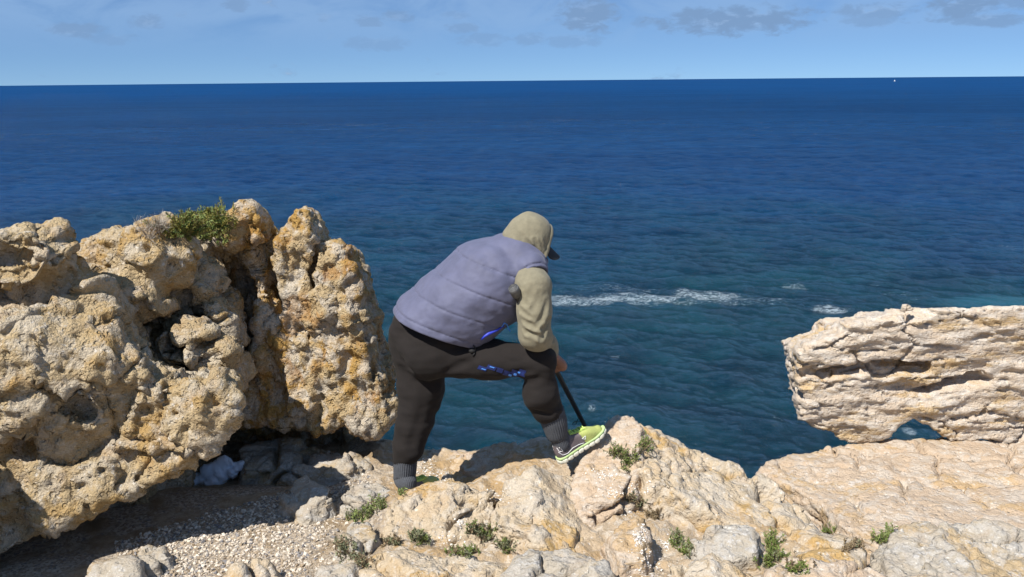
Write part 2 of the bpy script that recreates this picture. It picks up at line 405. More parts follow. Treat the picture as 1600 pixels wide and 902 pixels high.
        fr = t.math('ADD', .02, t.math('MULTIPLY', .98, t.math('POWER', t.math('SUBTRACT', 1.0, ce), 5.0)))
        fr = t.math('MULTIPLY', fr, t.math('SUBTRACT', 1.0, t.math('MULTIPLY', msk, .8)))
        df = t.node('ShaderNodeBsdfDiffuse', {'Color': c}); gl = t.node('ShaderNodeBsdfGlossy', {'Roughness': .14, 'Normal': n, 'Color': (1, 1, 1)})
        mx = t.node('ShaderNodeMixShader', {0: fr, 1: df.outputs[0], 2: gl.outputs[0]})
        t.l.new(mx.outputs[0], [x for x in t.n if x.type == 'OUTPUT_MATERIAL'][0].inputs[0]); t.n.remove(t.b)
    add('sea', v, q, material('sea_water', f), kind='structure')
build_sea()

# ------------------------------------------------------------------ cliff top
EDGE = np.array([(-80, 9.0), (-20, 7.0), (-6, 5.8), (-2.6, 5.5), (-1.2, 5.0), (-.75, 4.55), (-.4, 4.50), (.05, 4.40), (.22, 4.22), (.55, 4.12), (.9, 4.10), (1.2, 4.02), (1.5, 3.95), (2.2, 4.2), (3.2, 4.4), (6, 4.6), (20, 6), (80, 9)])
def edge_y(x): return np.interp(x, EDGE[:, 0], EDGE[:, 1])
def sstep(a, b, x): t = np.clip((x-a)/(b-a), 0, 1); return t*t*(3-2*t)
def top_z(x, y):
    P = np.stack([x, y, 0*x+3.3], 1)
    z = .02*np.maximum(0, 4-y)+.055*np.maximum(0, 3.3-y)
    gravel = sstep(-.45, -.75, x+.25*(y-3.2)+.12*perlin(P*2.3))
    rockz = .045*fbm(P*np.array([2.2, 2.2, 1]), 4)+.03*ridged(P*np.array([3.1, 3.1, 1]), 4)+.02
    rockz += .012*ridged(P*13, 3)
    z = z+gravel*(.012*perlin(P*4)-.03+.006*perlin(P*15))+(1-gravel)*rockz
    z += .05*np.exp(-((x-.25)/.45)**2-((y-4.15)/.35)**2)+.03*np.exp(-((x-.75)/.4)**2-((y-3.95)/.4)**2)
    z -= .40*sstep(1.0, 1.7, x-.35*(3.6-y))*sstep(2.6, 3.2, y)
    z -= .085*np.exp(-((x+.50)/.24)**2-((y-3.98)/.28)**2)
    z -= .13*sstep(3.85, 4.25, y)*sstep(.1, -.25, x)
    z -= .045*sstep(-.6, -.3, x)*sstep(1.3, 1.0, x)
    return z
def build_ground():
    xs = np.concatenate([np.linspace(-80, -6, 18)[:-1], np.linspace(-6, -2.6, 28)[:-1], np.arange(-2.6, 2.9, .015), np.linspace(2.9, 8, 30)[1:], np.linspace(8, 80, 18)[1:]])
    s = np.concatenate([np.linspace(0, .72, 30)[:-1], np.linspace(.72, .955, 26)[:-1], np.linspace(.955, 1.0, 190)])   # back .. edge
    c = np.concatenate([[.012, .03, .06, .1, .16, .24, .34, .46, .6, .8, 1.0, 1.4, 1.9, 2.5], np.linspace(3.2, 41, 50)])  # fall below the edge
    X = np.repeat(xs[:, None], len(s)+len(c), 1); ey = edge_y(xs)+.07*perlin(np.stack([xs*3, xs*0+2, xs*0], 1))+.03*perlin(np.stack([xs*11, xs*0+2, xs*0], 1))
    Yt = -50+(ey+50)[:, None]*s[None]
    n = len(xs); zt = top_z(X[:, :len(s)].ravel(), Yt.ravel()).reshape(n, -1)
    zt += np.where(Yt < 2.3, .05*(2.3-Yt).clip(0, 6)*.8, 0)
    ze = zt[:, -1:]
    zc = ze-c[None]; Yc = ey[:, None]+.16*c[None]+.02*np.sqrt(c)[None]
    P = np.stack([X[:, len(s):].ravel(), Yc.ravel()*2, zc.ravel()], 1)
    Yc = Yc+(fbm(P*.45, 4)*.7*np.minimum(c[None]/3, 1).repeat(n, 0).ravel()+.05*ridged(P*2.2, 4)*np.minimum(c[None]/.3, 1).repeat(n, 0).ravel()).reshape(n, -1)
    v = np.stack([X, np.concatenate([Yt, Yc], 1), np.concatenate([zt, zc], 1)], -1).reshape(-1, 3)
    m = X.shape[1]; i, j = np.meshgrid(np.arange(n-1), np.arange(m-1), indexing='ij')
    q = np.stack([i*m+j, (i+1)*m+j, (i+1)*m+j+1, i*m+j+1], -1).reshape(-1, 4)
    def f(t):
        s = t.node('ShaderNodeSeparateXYZ', {0: t.pos}); p = t.pos
        gz = t.math('ADD', s.outputs[0], t.math('ADD', t.math('MULTIPLY', t.math('SUBTRACT', s.outputs[1], 3.2), .25), t.math('MULTIPLY', t.math('SUBTRACT', t.noise(p, 3, 5), .5), .35)))
        gm = t.ramp(gz, -.46, -.60)
        v = t.node('ShaderNodeTexVoronoi', {'Vector': p, 'Scale': 95.0}, feature='F1'); rc = t.node('ShaderNodeSeparateColor', {0: v.outputs['Color']})
        c = t.mix(rc.outputs[0], (.25, .19, .13), (.56, .49, .40)); c = t.mix(t.ramp(rc.outputs[1], .8, .95), c, (.22, .20, .19))
        n2 = t.noise(p, 14, 5, .6); n3 = t.noise(p, 3.2, 6, .62, .5); n4 = t.noise(p, 45, 5, .65)
        soil = t.mix(t.ramp(n2, .35, .65), (.26, .19, .115), (.42, .33, .23))
        c = t.mix(t.ramp(n3, .46, .60), c, soil)
        r = t.mix(t.ramp(n3, .40, .62), (.46, .365, .26), (.44, .30, .155)); r = t.mix(t.ramp(n2, .50, .62, 0, .6), r, (.60, .545, .47))
        r = t.mix(t.ramp(n4, .56, .66, 0, .5), r, (.30, .24, .18)); r = t.mix(t.ramp(n4, .42, .34, 0, .55), r, (.66, .63, .58))
        t.set(t.b.inputs['Base Color'], t.mix(gm, r, c)); t.b.inputs['Roughness'].default_value = .95; t.b.inputs['Specular IOR Level'].default_value = .2
        bump(t, t.math('ADD', t.noise(p, 90, 4, .7), t.math('MULTIPLY', n4, 1.2)), .8, .012)
    add('cliff_ground', v, q[:, ::-1] if False else q, material('cliff_top', f), kind='structure', surf=True)
build_ground()

# ------------------------------------------------------------------ rocks
def detail(v, q, seed, rough=1.0, block=1.0, pit=1.0, fine=1.0, st=0.0, flute=0.0, crack=0.0):
    """weathered relief in two passes along the normals: fractured planes and hollows, then honeycomb and grain"""
    an = np.array([1, 1, 1+2.0*st]); off = seed*3.71
    n = vnormals(v, q); P = (v*an+off).astype(np.float32)
    Pw = P+.07*vec3(P*2.7)+.025*vec3(P*8)
    d = rough*(.034*fbm(P*3.7, 3)+.020*(ridged(P*3.3, 3)-.4))-.012
    if flute: d += flute*.035*(ridged((v+off)*np.array([6.5, 6.5, 2.2]), 3)-.35)
    if block:
        f1, f2, r = cells(Pw, .34, seed); d += block*(.070*(r-.5)+.03*(f1-.5))
        f1, f2, r = cells(Pw, .15, seed+9); d += block*(.026*(r-.5)+.030*(np.minimum(f1, .8)-.45))
    where = sstep(-.25, .35, perlin(P*2.1+40))
    if crack:
        f1, f2, r = cells(Pw, .42, seed+21); d -= crack*.060*np.exp(-((f2-f1)/.034)**2)*sstep(-.15, .15, perlin(P*1.7+11))
        f1, f2, r = cells(Pw, .19, seed+22); d -= crack*.010*np.exp(-((f2-f1)/.05)**2)*sstep(.0, .3, perlin(P*2.6+17))
    if pit:
        k = pits(Pw, .26, .40, .02, .095, seed); d -= pit*np.clip(k*2.2, 0, .10)
        k = pits(Pw, .125, .45, .012, .045, seed+3); d -= pit*np.clip(k*2.2, 0, .055)*where
    v = v+n*d[:, None]
    n = vnormals(v.astype(np.float32), q); P = (v*an+off).astype(np.float32)
    Pw = P+.012*vec3(P*17)
    fine = fine*(.45+.85*sstep(-.3, .35, perlin(P*1.5+71))) if crack else fine
    d = fine*(.011*(ridged(P*10, 3)-.3)+.009*fbm(P*24, 3))
    f1, f2, r = cells(Pw, .060, seed+5); d += fine*(.5+where)*.016*(np.minimum(f1, .75)-.45)
    if pit:
        k = pits(Pw, .065, .65, .007, .027, seed+7); d -= pit*np.clip(k*2.2, 0, .028)*(.3+where)
    return (v+n*d[:, None]).astype(np.float32)
NV = [0]
def make_rock(f, lo, hi, h, seed, mat, label, name='rock', group=None, cat='rock', slack=.03, cut=-.22, **kw):
    v, q = field_mesh(f, lo, hi, h, slack)
    v = detail(v, q, seed, **kw)
    q = q[v[q][:, :, 2].max(1) > cut]                                   # leave off what is buried in the ground
    ids, inv = np.unique(q, return_inverse=True); v, q = v[ids], inv.reshape(-1, 4); NV[0] += len(q)*2
    return add(name, v, q, mat, label=label, cat=cat, group=group, surf=True)
def wall_rock(poly, Yr, front, back, k=.10, slope=.2, taper=.3):
    """standing block: outline in photo pixels on the plane y = Yr, a front plane a+bx+cz, a back plane, tops that fall seaward"""
    pts = np.array([WY(px, py, Yr)[[0, 2]] for px, py in poly])
    a, b, c = front
    def f(P):
        z = P[:, 2]+slope*np.maximum(0, P[:, 1]-Yr)
        d2 = poly2(P[:, 0], z, pts)+taper*np.maximum(0, P[:, 1]-Yr-.05)
        nrm = math.sqrt(1+b*b+c*c)
        d = smax(d2, (a+b*P[:, 0]+c*P[:, 2]-P[:, 1])/nrm, k)
        return smax(d, P[:, 1]-back, k)
    return f, pts
def base_rock(px0, px1, Y0, Y1, ztop, zbot=-.4, Yr=None):
    x0 = WY(px0, 600, Yr or Y0)[0]; x1 = WY(px1, 600, Yr or Y0)[0]
    def f(P):
        q = np.stack([np.abs(P[:, 0]-(x0+x1)/2)-(x1-x0)/2, np.abs(P[:, 1]-(Y0+Y1)/2)-(Y1-Y0)/2, np.abs(P[:, 2]-(ztop+zbot)/2)-(ztop-zbot)/2], 1)
        return np.linalg.norm(np.maximum(q, 0), axis=1)+np.minimum(q.max(1), 0)
    return f
def weather(d, P, seed, big=.05):
    return d+big*perlin(P*1.9+seed*5.13)

# big left boulder
fA, _ = wall_rock([(-330,300),(-120,335),(0,356),(62,362),(100,378),(112,420),(150,462),(176,505),(196,566),(250,600),(330,602),(362,626),(358,664),(318,706),(240,748),(135,788),(70,822),(0,842),(-120,880),(-330,930)], 3.30, (3.28, .10, .36), 4.3, .06, .05, .42)
bA = base_rock(-330, 225, 3.72, 4.25, .5, -.4, 3.8)
def carve(d, P, cuts, k=.02):
    for (a, b, r) in cuts: d = smax(d, -cone(P, WY(*a), WY(*b), r, r*.75), k)
    return d
def slots(d, P, cuts, k=.02):
    for (a, b, y0, y1, r) in cuts:
        A, B = WY(*a, y0)[[0, 2]], WY(*b, y0)[[0, 2]]; ab = B-A
        t = np.clip(((P[:, 0]-A[0])*ab[0]+(P[:, 2]-A[1])*ab[1])/(ab@ab), 0, 1)
        e = np.hypot(P[:, 0]-A[0]-t*ab[0], P[:, 2]-A[1]-t*ab[1])-r*(1.2-.5*t)
        e = np.maximum(e, np.abs(P[:, 1]-.5*(y0+y1))-.5*(y1-y0)); d = smax(d, -e, k)
    return d
def rockA(P):
    d = smin(fA(P), bA(P), .10)
    d = smin(d, ellipsoid(P, np.array([-2.85, 2.45, .45]), (.62, .75, .95)), .2)      # unseen bulk added towards the viewer to shade the lower-left ground
    d = smin(d, ellipsoid(P, WY(40, 590, 3.38), (.50, .24, .30)), .12)
    d = smin(d, ellipsoid(P, WY(40, 395, 3.52), (.24, .22, .14)), .04)
    d = carve(d, P, [((-20,640,3.08),(75,720,3.12),.035),((75,720,3.12),(40,800,3.16),.03),((92,395,3.30),(125,470,3.42),.07),((30,500,3.26),(76,478,3.34),.055),((-30,398,3.34),(30,404,3.36),.045),((235,650,3.2),(255,700,3.2),.06),((280,640,3.25),(330,625,3.3),.035)])
    d = slots(d, P, [((96,392),(126,478), 3.0, 3.9, .035), ((-10,650),(62,712), 2.9, 3.30, .014), ((200,668),(262,640), 3.0, 3.4, .016), ((30,498),(74,482), 3.0, 3.45, .024), ((-10,402),(34,398), 3.0, 3.7, .022)])
    return weather(d, P, 1, .05)
make_rock(rockA, (-3.65, 1.55, -.55), (-.95, 4.5, 1.95), .0112, 1, BUFF, 'large pitted buff boulder with an undercut foot, the biggest in the rock wall', name='boulder', rough=.75, block=1.25, pit=1.35, crack=.5)

fB, _ = wall_rock([(60,385),(100,366),(150,360),(205,360),(240,356),(282,366),(300,396),(298,436),(316,468),(345,492),(352,530),(346,566),(366,600),(346,650),(180,650),(60,560)], 3.90, (3.85, -.02, .20), 4.6, .05, .08, .2)
bB = base_rock(60, 280, 4.15, 4.6, .75, -.4, 4.2)
def rockB(P):
    d = smin(fB(P), bB(P), .08)
    d = smin(d, ellipsoid(P, WY(255, 400, 4.0), (.16, .17, .17)), .03)
    d = smin(d, ellipsoid(P, WY(305, 545, 3.88), (.20, .14, .15)), .08)
    d = smin(d, ellipsoid(P, WY(210, 465, 3.92), (.17, .14, .15)), .03)
    d = carve(d, P, [((182,495,3.7),(212,590,3.76),.07),((212,590,3.8),(238,585,3.8),.06),((225,528,3.76),(300,470,3.84),.035),((285,440,3.88),(330,500,3.9),.05),((130,390,3.85),(150,420,3.85),.045),((260,580,3.8),(340,560,3.8),.03)])
    d = slots(d, P, [((188,515),(212,588), 3.4, 4.25, .034), ((212,588),(236,590), 3.4, 4.25, .034), ((235,535),(268,500), 3.5, 4.1, .016), ((296,450),(312,520), 3.6, 4.2, .03), ((275,575),(330,560), 3.5, 4.0, .014)])
    return weather(d, P, 2, .03)
make_rock(rockB, (-2.6, 3.55, -.45), (-1.15, 4.8, 1.75), .011, 2, BUFF, 'knobbly buff boulder wedged between the big boulder and the two-horned block', name='boulder', rough=.8, block=1.3, pit=1.35, crack=.5)

fC, _ = wall_rock([(230,392),(270,374),(306,356),(340,358),(354,342),(380,330),(402,342),(410,376),(416,396),(428,396),(436,358),(446,338),(468,326),(488,350),(498,382),(508,402),(522,394),(546,416),(562,440),(566,474),(580,510),(590,556),(604,598),(608,636),(592,662),(556,648),(520,660),(470,650),(430,640),(385,650),(230,650)], 4.35, (4.10, -.10, .10), 5.2, .03, .10, .25)
bC = base_rock(270, 550, 4.75, 5.3, .9, -.6, 4.8)
def rockC(P):
    d = smin(fC(P), bC(P), .08)
    d = carve(d, P, [((335,410,4.19),(372,560,4.23),.12),((300,410,4.21),(345,440,4.21),.09),((422,345,4.11),(418,358,5.3),.045),((462,400,4.23),(458,500,4.21),.045),((545,455,4.24),(560,500,4.24),.045),((500,470,4.23),(508,560,4.21),.035),((572,500,4.25),(582,590,4.25),.035),((440,575,4.23),(505,520,4.21),.04),((485,380,4.27),(505,420,4.27),.03),((400,600,4.21),(420,560,4.21),.04)])
    d = smax(d, -ellipsoid(P, WY(352, 465, 4.34), (.17, .34, .30)), .03)      # shaded hollow beside the knobbly boulder
    d = smax(d, -ellipsoid(P, WY(380, 545, 4.34), (.11, .28, .20)), .03)
    d = slots(d, P, [((462,410),(456,500), 3.9, 4.50, .020), ((546,455),(560,505), 3.9, 4.55, .022), ((500,480),(510,560), 3.9, 4.48, .018), ((346,448),(378,545), 3.7, 4.65, .065), ((312,425),(345,448), 3.7, 4.6, .035), ((575,520),(585,595), 3.9, 4.5, .018), ((440,590),(470,560), 3.9, 4.5, .02)])
    return weather(d, P, 3, .02)
make_rock(rockC, (-2.15, 4.05, -.65), (-.4, 5.5, 1.62), .0105, 3, RUST, 'tall rust-stained block with two horns on top behind the bending person', name='boulder', flute=1.0, rough=.6, block=.9, pit=1.35)

# overhanging slab on the right
SY = 4.70
fS, _ = wall_rock([(1248,600),(1244,570),(1250,550),(1266,538),(1312,522),(1328,504),(1396,492),(1404,482),(1450,479),(1520,483),(1600,481),(1760,474),(1980,470),(1980,800),(1760,760),(1660,744),(1600,722),(1560,706),(1520,698),(1490,692),(1470,678),(1458,668),(1432,658),(1404,666),(1394,684),(1375,696),(1345,700),(1322,698),(1290,676),(1252,660)], SY, (4.62, .04, -.05), 5.5, .04, .12, .22)
def rockS(P):
    d = fS(P)
    zw = P[:, 2]+.10*perlin(P*1.7)+.04*perlin(P*5)-.06*P[:, 0]
    d = d+.016*perlin(np.stack([P[:, 0]*2, P[:, 1]*2, zw*14], 1))
    front = np.clip((5.05-P[:, 1])/.2, 0, 1)
    for z0, w, dep, fr, sd in [(.50, .020, .14, 1.5, 0), (.14, .026, .16, 1.3, 7), (.02, .020, .12, 1.7, 3)]:
        on = sstep(-.02, .25, perlin(P*np.array([fr, fr, .3])+sd))
        d = d+on*dep*np.exp(-((zw-z0)/w)**2)*front
    return weather(d, P, 4, .02)
make_rock(rockS, (1.3, 4.3, -1.1), (4.3, 5.75, .9), .0125, 4, PALE, 'pale layered slab jutting over the sea with a gap beneath it', st=1.2, rough=.28, block=.38, pit=.4, fine=.5, crack=.8, cut=-9, name='overhanging_slab')

# ground rocks: outline on the ground in photo pixels at height zo, top plane, rounding
def mound(poly, zo, ztop, zbot=-.28, k=.02, tilt=(0, 0), seed=0, big=.02, flare=.3, facets=5):
    pts = np.array([WZ(px, py, zo)[:2] for px, py in poly]); c = pts.mean(0)
    g = np.random.default_rng(seed+100); size = np.ptp(pts, axis=0)
    planes = [(c+(g.random(2)-.5)*size*.7, g.normal(size=2)*.22, .012+.02*g.random()) for _ in range(facets)] if size.max() < 1.6 else []
    def f(P):
        d = poly2(P[:, 0], P[:, 1], pts)+flare*(P[:, 2]-zo)
        zt = ztop+tilt[0]*(P[:, 0]-c[0])+tilt[1]*(P[:, 1]-c[1]); z0 = zt
        for (o, sl_, up_) in planes: zt = np.minimum(zt, z0+up_+sl_[0]*(P[:, 0]-o[0])+sl_[1]*(P[:, 1]-o[1]))      # broken, tilted faces
        d = smax(d*.94, P[:, 2]-zt, k)
        d = smax(d, zbot-P[:, 2], .03)
        return weather(d, P, seed, big)
    lo = np.array([*(pts.min(0)-.12), zbot-.05]); hi = np.array([*(pts.max(0)+.12), ztop+.10+abs(tilt[0])*.6*np.ptp(pts[:, 0])+abs(tilt[1])*.6*np.ptp(pts[:, 1])])
    return f, lo, hi
def ground_rock(poly, zo, ztop, mat, label, h=.0095, name='rock', extra=None, rough=.35, block=.7, pit=.4, fine=.8, st=0, flute=0, crack=1.5, **kw):
    f, lo, hi = mound(poly, zo, ztop, **kw)
    g = (lambda P: extra(f(P), P)) if extra else f
    return make_rock(g, lo, hi, h, kw.get('seed', 0), mat, label, name, cut=-9 if kw.get('zbot') else -.2, rough=rough, block=block, pit=pit, fine=fine, st=st, flute=flute, crack=crack)

ground_rock([(1178,738),(1200,716),(1240,700),(1300,684),(1400,676),(1500,672),(1640,690),(1900,720),(2000,960),(1700,1010),(1420,900),(1310,850),(1285,800),(1230,765)], -.16, -.13, LEDGE, 'broad pale pink ledge of bedrock sloping under the overhanging slab', h=.0145, st=.8, block=.3, rough=.3, fine=.6, crack=1.2, k=.018, tilt=(.0, -.108), seed=11, big=.025, zbot=-.6, flare=.12, name='rock_ledge')
ground_rock([(1000,690),(1060,692),(1120,718),(1160,738),(1185,738),(1240,768),(1286,800),(1302,832),(1240,838),(1150,822),(1075,806),(1012,792),(975,760),(985,712)], .06, .12, OCHRE, 'long ochre ridge of rock running beside the pale ledge at the cliff edge', k=.018, tilt=(-.22, .03), seed=12, facets=2, big=.045)
ground_rock([(896,738),(912,708),(935,680),(958,664),(992,664),(1008,684),(1000,724),(965,750),(920,760)], .21, .195, LEDGE, 'pinkish rock under the green trainer at the cliff edge', k=.018, tilt=(.24, .17), seed=13, facets=0, big=.02, h=.010)
ground_rock([(668,706),(720,690),(764,688),(800,694),(872,682),(905,700),(890,740),(830,760),(770,772),(706,760),(664,740)], -.05, -.055, LEDGE, 'low pale rock crossed by the shadow between the two feet', k=.018, tilt=(.10, .02), seed=14, big=.025)
ground_rock([(782,772),(830,752),(890,748),(950,758),(992,790),(1000,826),(960,862),(900,868),(830,850),(776,828),(764,798)], .11, .17, OCHRE, 'large rounded ochre rock in the middle of the ledge, split by a crack', k=.018, tilt=(.02, .13), seed=15, big=.03)
def split2(d, P):
    for (a, b, r) in [((722,772,.13),(745,806,.05),.040),((745,806,.05),(735,845,.0),.035)]:
        d = smax(d, -cone(P, WZ(*a), WZ(*b), r, r), .02)
    return d
ground_rock([(600,800),(616,772),(650,758),(700,752),(740,756),(778,764),(776,796),(745,830),(716,850),(660,842),(612,826)], .09, .15, OCHRE, 'ochre rock with a dark cleft hiding the sole of the rear foot', k=.018, tilt=(-.04, .05), seed=16, big=.03, extra=split2)
ground_rock([(526,786),(540,764),(575,756),(612,758),(626,772),(600,796),(560,800)], .04, .085, GREY, 'pale flat rock beside the grey sock of the rear foot', k=.018, seed=17, big=.015)
ground_rock([(440,786),(452,764),(474,752),(500,762),(524,772),(522,794),(480,806)], .03, .09, GREY, 'small grey rock at the far rim of the gravel', k=.018, seed=18, big=.02)
ground_rock([(372,700),(430,694),(520,700),(600,712),(598,738),(520,742),(430,736),(375,735)], -.05, -.01, GREY, 'low shaded rock step in the hollow under the two-horned block', k=.018, seed=29, big=.03)
ground_rock([(556,892),(590,868),(650,858),(730,862),(790,884),(800,960),(690,1000),(570,960)], .12, .15, OCHRE, 'flat ochre slab ending in a dark notch below the grey-green tufts', k=.018, seed=19, big=.03)
ground_rock([(790,890),(824,858),(870,846),(930,862),(950,900),(960,960),(860,990),(780,950)], .14, .175, GREY, 'smooth grey rock below the large rounded ochre rock', k=.018, seed=20, big=.03)
ground_rock([(536,842),(548,824),(574,820),(592,838),(580,856),(552,858)], .08, .10, GREY, 'small pale stone between two tufts beside the gravel', k=.015, seed=21, big=.012)
ground_rock([(502,888),(516,866),(545,866),(562,886),(552,930),(508,930)], .1, .125, GREY, 'small pale stone below the brownish tuft at the gravel rim', k=.015, seed=22, big=.012)
ground_rock([(1072,846),(1110,826),(1165,826),(1196,846),(1184,880),(1130,898),(1080,884)], .10, .145, GREY, 'grey pink rock above the shell-filled crack', k=.018, seed=23, big=.02)
ground_rock([(1020,902),(1052,874),(1110,872),(1164,886),(1180,930),(1120,980),(1030,970)], .13, .17, OCHRE, 'yellowish rock between the shell-filled crack and the dark green tuft', k=.018, seed=24, big=.02)
ground_rock([(1226,846),(1262,828),(1312,834),(1352,866),(1350,900),(1290,920),(1236,896)], .07, .12, OCHRE, 'rounded yellowish rock between two green tufts below the ochre ridge', k=.018, seed=25, big=.025)
ground_rock([(1370,880),(1384,850),(1440,838),(1530,836),(1640,842),(1800,880),(1760,1000),(1540,1010),(1380,960)], .04, .10, GREY, 'smooth blue-grey slab lying on the pale pink ledge', k=.018, tilt=(-.03, 0), seed=26, facets=0, big=.02, st=.6)
ground_rock([(1190,900),(1230,886),(1290,905),(1370,890),(1420,930),(1400,1000),(1230,1000)], .12, .165, LEDGE, 'pale rock below the rounded yellowish rock', k=.018, seed=27, big=.02)
ground_rock([(128,905),(160,878),(196,872),(222,892),(226,930),(150,950)], .03, .085, GREY, 'angular grey stone in shade at the foot of the big boulder', k=.015, seed=28, big=.02)
ground_rock([(206,884),(228,864),(262,862),(276,880),(250,900),(216,906)], .02, .07, GREY, 'small stone on the shadow line beside the gravel', k=.015, seed=30, big=.02)
ground_rock([(362,912),(384,890),(420,888),(436,910),(420,950),(370,950)], .06, .095, OCHRE, 'small ochre stone poking out of the gravel', k=.015, seed=31, big=.015)
ground_rock([(956,846),(975,824),(1000,812),(1010,842),(1000,880),(968,894)], .11, .14, LEDGE, 'narrow upright rib of rock along the shell-filled crack', k=.02, seed=32, big=.015)
print('rocks', NV, round(time.time()-T0, 1))
#PART3
# ------------------------------------------------------------------ the person
def group_verts(parts):
    v = []; q = []; o = 0
    for a, b in parts: v.append(np.asarray(a, float)); q.append(np.asarray(b)+o); o += len(a)
    return np.concatenate(v), np.concatenate(q)
def tube(pts, rad, n=10, closed=False):
    pts = np.asarray(pts, float); m = len(pts); rad = np.broadcast_to(rad, (m,)) if np.ndim(rad) else np.full(m, rad)
    tg = np.roll(pts, -1, 0)-np.roll(pts, 1, 0) if closed else np.gradient(pts, axis=0)
    u = None; rings = []
    for i in range(m):
        t = unit(tg[i]); a = u if u is not None else (np.array([0, 0, 1.]) if abs(t[2]) < .9 else np.array([1., 0, 0]))
        w = unit(np.cross(t, a)); u = np.cross(w, t)
        th = np.arange(n)*2*math.pi/n
        rings.append(pts[i]+rad[i]*(np.cos(th)[:, None]*u+np.sin(th)[:, None]*w))
    v = np.concatenate(rings); q = []
    for i in range(m if closed else m-1):
        i2 = (i+1) % m
        for j in range(n): q.append((i*n+j, i*n+(j+1) % n, i2*n+(j+1) % n, i2*n+j))
    if not closed:
        for i, o in ((0, 1), (m-1, -1)):
            c = len(v); v = np.vstack([v, pts[i]])
            for j in range(0, n, 2):
                f = (c, i*n+(j+2) % n, i*n+(j+1) % n, i*n+j); q.append(f if o == 1 else f[::-1])
    return v, np.array(q)
FB = unit((.96, .28, 0)); LR = unit((.28, -.96, 0))            # facing, and the side turned to the camera
hipR, kneeR, ankR = WY(690,552,3.84), WY(843,563,3.74), WY(872,680,3.79)
hipL, kneeL, ankL = WY(655,548,4.00), WY(650,650,3.93), WY(633,742,3.87)
shoR, elbR, wriR = WY(832,436,3.71), WY(836,524,3.67), WY(858,548,3.88)
shoL, elbL, wriL = WY(822,402,4.10), WY(826,492,4.14), WY(848,528,4.04)
rodA, rodB = WY(802,450,3.615), WY(912,662,4.30)
headc = WY(830,372,3.92); FD = unit((.86, .25, -.44)); HL = unit(np.cross(FD, (0, 0, 1))); HU = np.cross(HL, FD)
AX = np.stack([FD, HL, HU])
rax = unit(rodB-rodA)
def hand_field(P, rp, wrist, side):
    e1 = wrist-rp; e1 = unit(e1-rax*(e1@rax)); e2 = np.cross(rax, e1)*side
    k0 = rp+e1*.034
    d = ellipsoid(P, k0+e1*.012, (.046, .024, .034), np.stack([rax, e2, e1]))
    d = smin(d, cone(P, wrist, k0+e1*.015, .026, .022), .02)
    for i, s in enumerate((-.034, -.011, .011, .032)):
        L = (.9, 1.0, .97, .8)[i]
        pts = [rp+rax*s+(math.cos(a)*e1+math.sin(a)*e2)*r for a, r in ((.45, .034), (1.45*L, .028), (2.6*L, .025), (3.75*L, .024))]
        d = smin(d, chain(P, pts, [.0105, .0095, .009, .0078], .004), .005)
    th = [k0+rax*-.030+e1*.018, rp-rax*.050+(math.cos(-.9)*e1+math.sin(-.9)*e2)*.034, rp-rax*.052+(math.cos(-1.9)*e1+math.sin(-1.9)*e2)*.027, rp-rax*.046+(math.cos(-2.7)*e1+math.sin(-2.7)*e2)*.024]
    return smin(d, chain(P, th, [.013, .0115, .0105, .009], .005), .008)
rpR = rodA+(rodB-rodA)*.500; rpL = rodA+(rodB-rodA)*.400
def body_f(P):
    Y = 3.92
    d = chain(P, [WY(672,520,Y), WY(715,480,Y), WY(765,440,Y), WY(806,410,Y)], [.13, .15, .15, .11], .06)
    d = smin(d, cone(P, hipL, hipR, .11, .11), .06)
    for h, k, a in ((hipR, kneeR, ankR), (hipL, kneeL, ankL)):
        d = smin(d, chain(P, [h, k, k*.55+a*.45, a], [.085, .055, .048, .028], .03), .04)
    for s, e, w in ((shoR, elbR, wriR), (shoL, elbL, wriL)):
        d = smin(d, chain(P, [WY(808,412,Y)*.5+s*.5-np.array([0, 0, .02]), s-np.array([0, 0, .03]), e, w], [.055, .042, .038, .028], .03), .03)
    d = smin(d, cone(P, WY(808,405,Y), headc-FD*.01-HU*.06, .06, .055), .03)
    hd = ellipsoid(P, headc-HU*.004, (.088, .070, .096), AX)
    hd = smin(hd, ellipsoid(P, headc+FD*.028-HU*.065, (.058, .052, .052), AX), .03)
    hd = smin(hd, cone(P, headc+FD*.084+HU*.004, headc+FD*.106-HU*.032, .009, .013), .014)            # nose
    hd = smin(hd, cone(P, headc+FD*.083-HU*.062-HL*.02, headc+FD*.083-HU*.062+HL*.02, .007, .007), .008)  # lips
    hd = smin(hd, cone(P, headc+FD*.082+HU*.022-HL*.034, headc+FD*.082+HU*.022+HL*.034, .008, .008), .014)  # brow
    for s in (-1, 1):
        hd = smax(hd, -ellipsoid(P, headc+FD*.092+HL*(s*.030)+HU*.004, (.016, .018, .011), AX), .01)   # eye socket
        hd = smin(hd, ellipsoid(P, headc+FD*.074+HL*(s*.030)+HU*.003, (.013, .013, .012), AX), .002)   # eyeball
        hd = smin(hd, ellipsoid(P, headc-FD*.005+HL*(s*.074)-HU*.01, (.018, .009, .030), AX), .006)    # ear
    d = smin(d, hd, .03)
    d = smin(d, hand_field(P, rpR, wriR, 1), .01); d = smin(d, hand_field(P, rpL, wriL, -1), .01)
    return d
SKIN = plain('skin', (.24, .115, .075), .6, .18, 60, .15, .002)
bv, bq = field_mesh(body_f, (-.85, 3.4, -.2), (.6, 4.5, 1.5), .0075, .02)
person = add('person', bv, bq, SKIN, label='person in grey-violet quilted vest bending over a raised knee, holding a fishing rod', cat='person', origin=(-.15, 3.85, -.1))

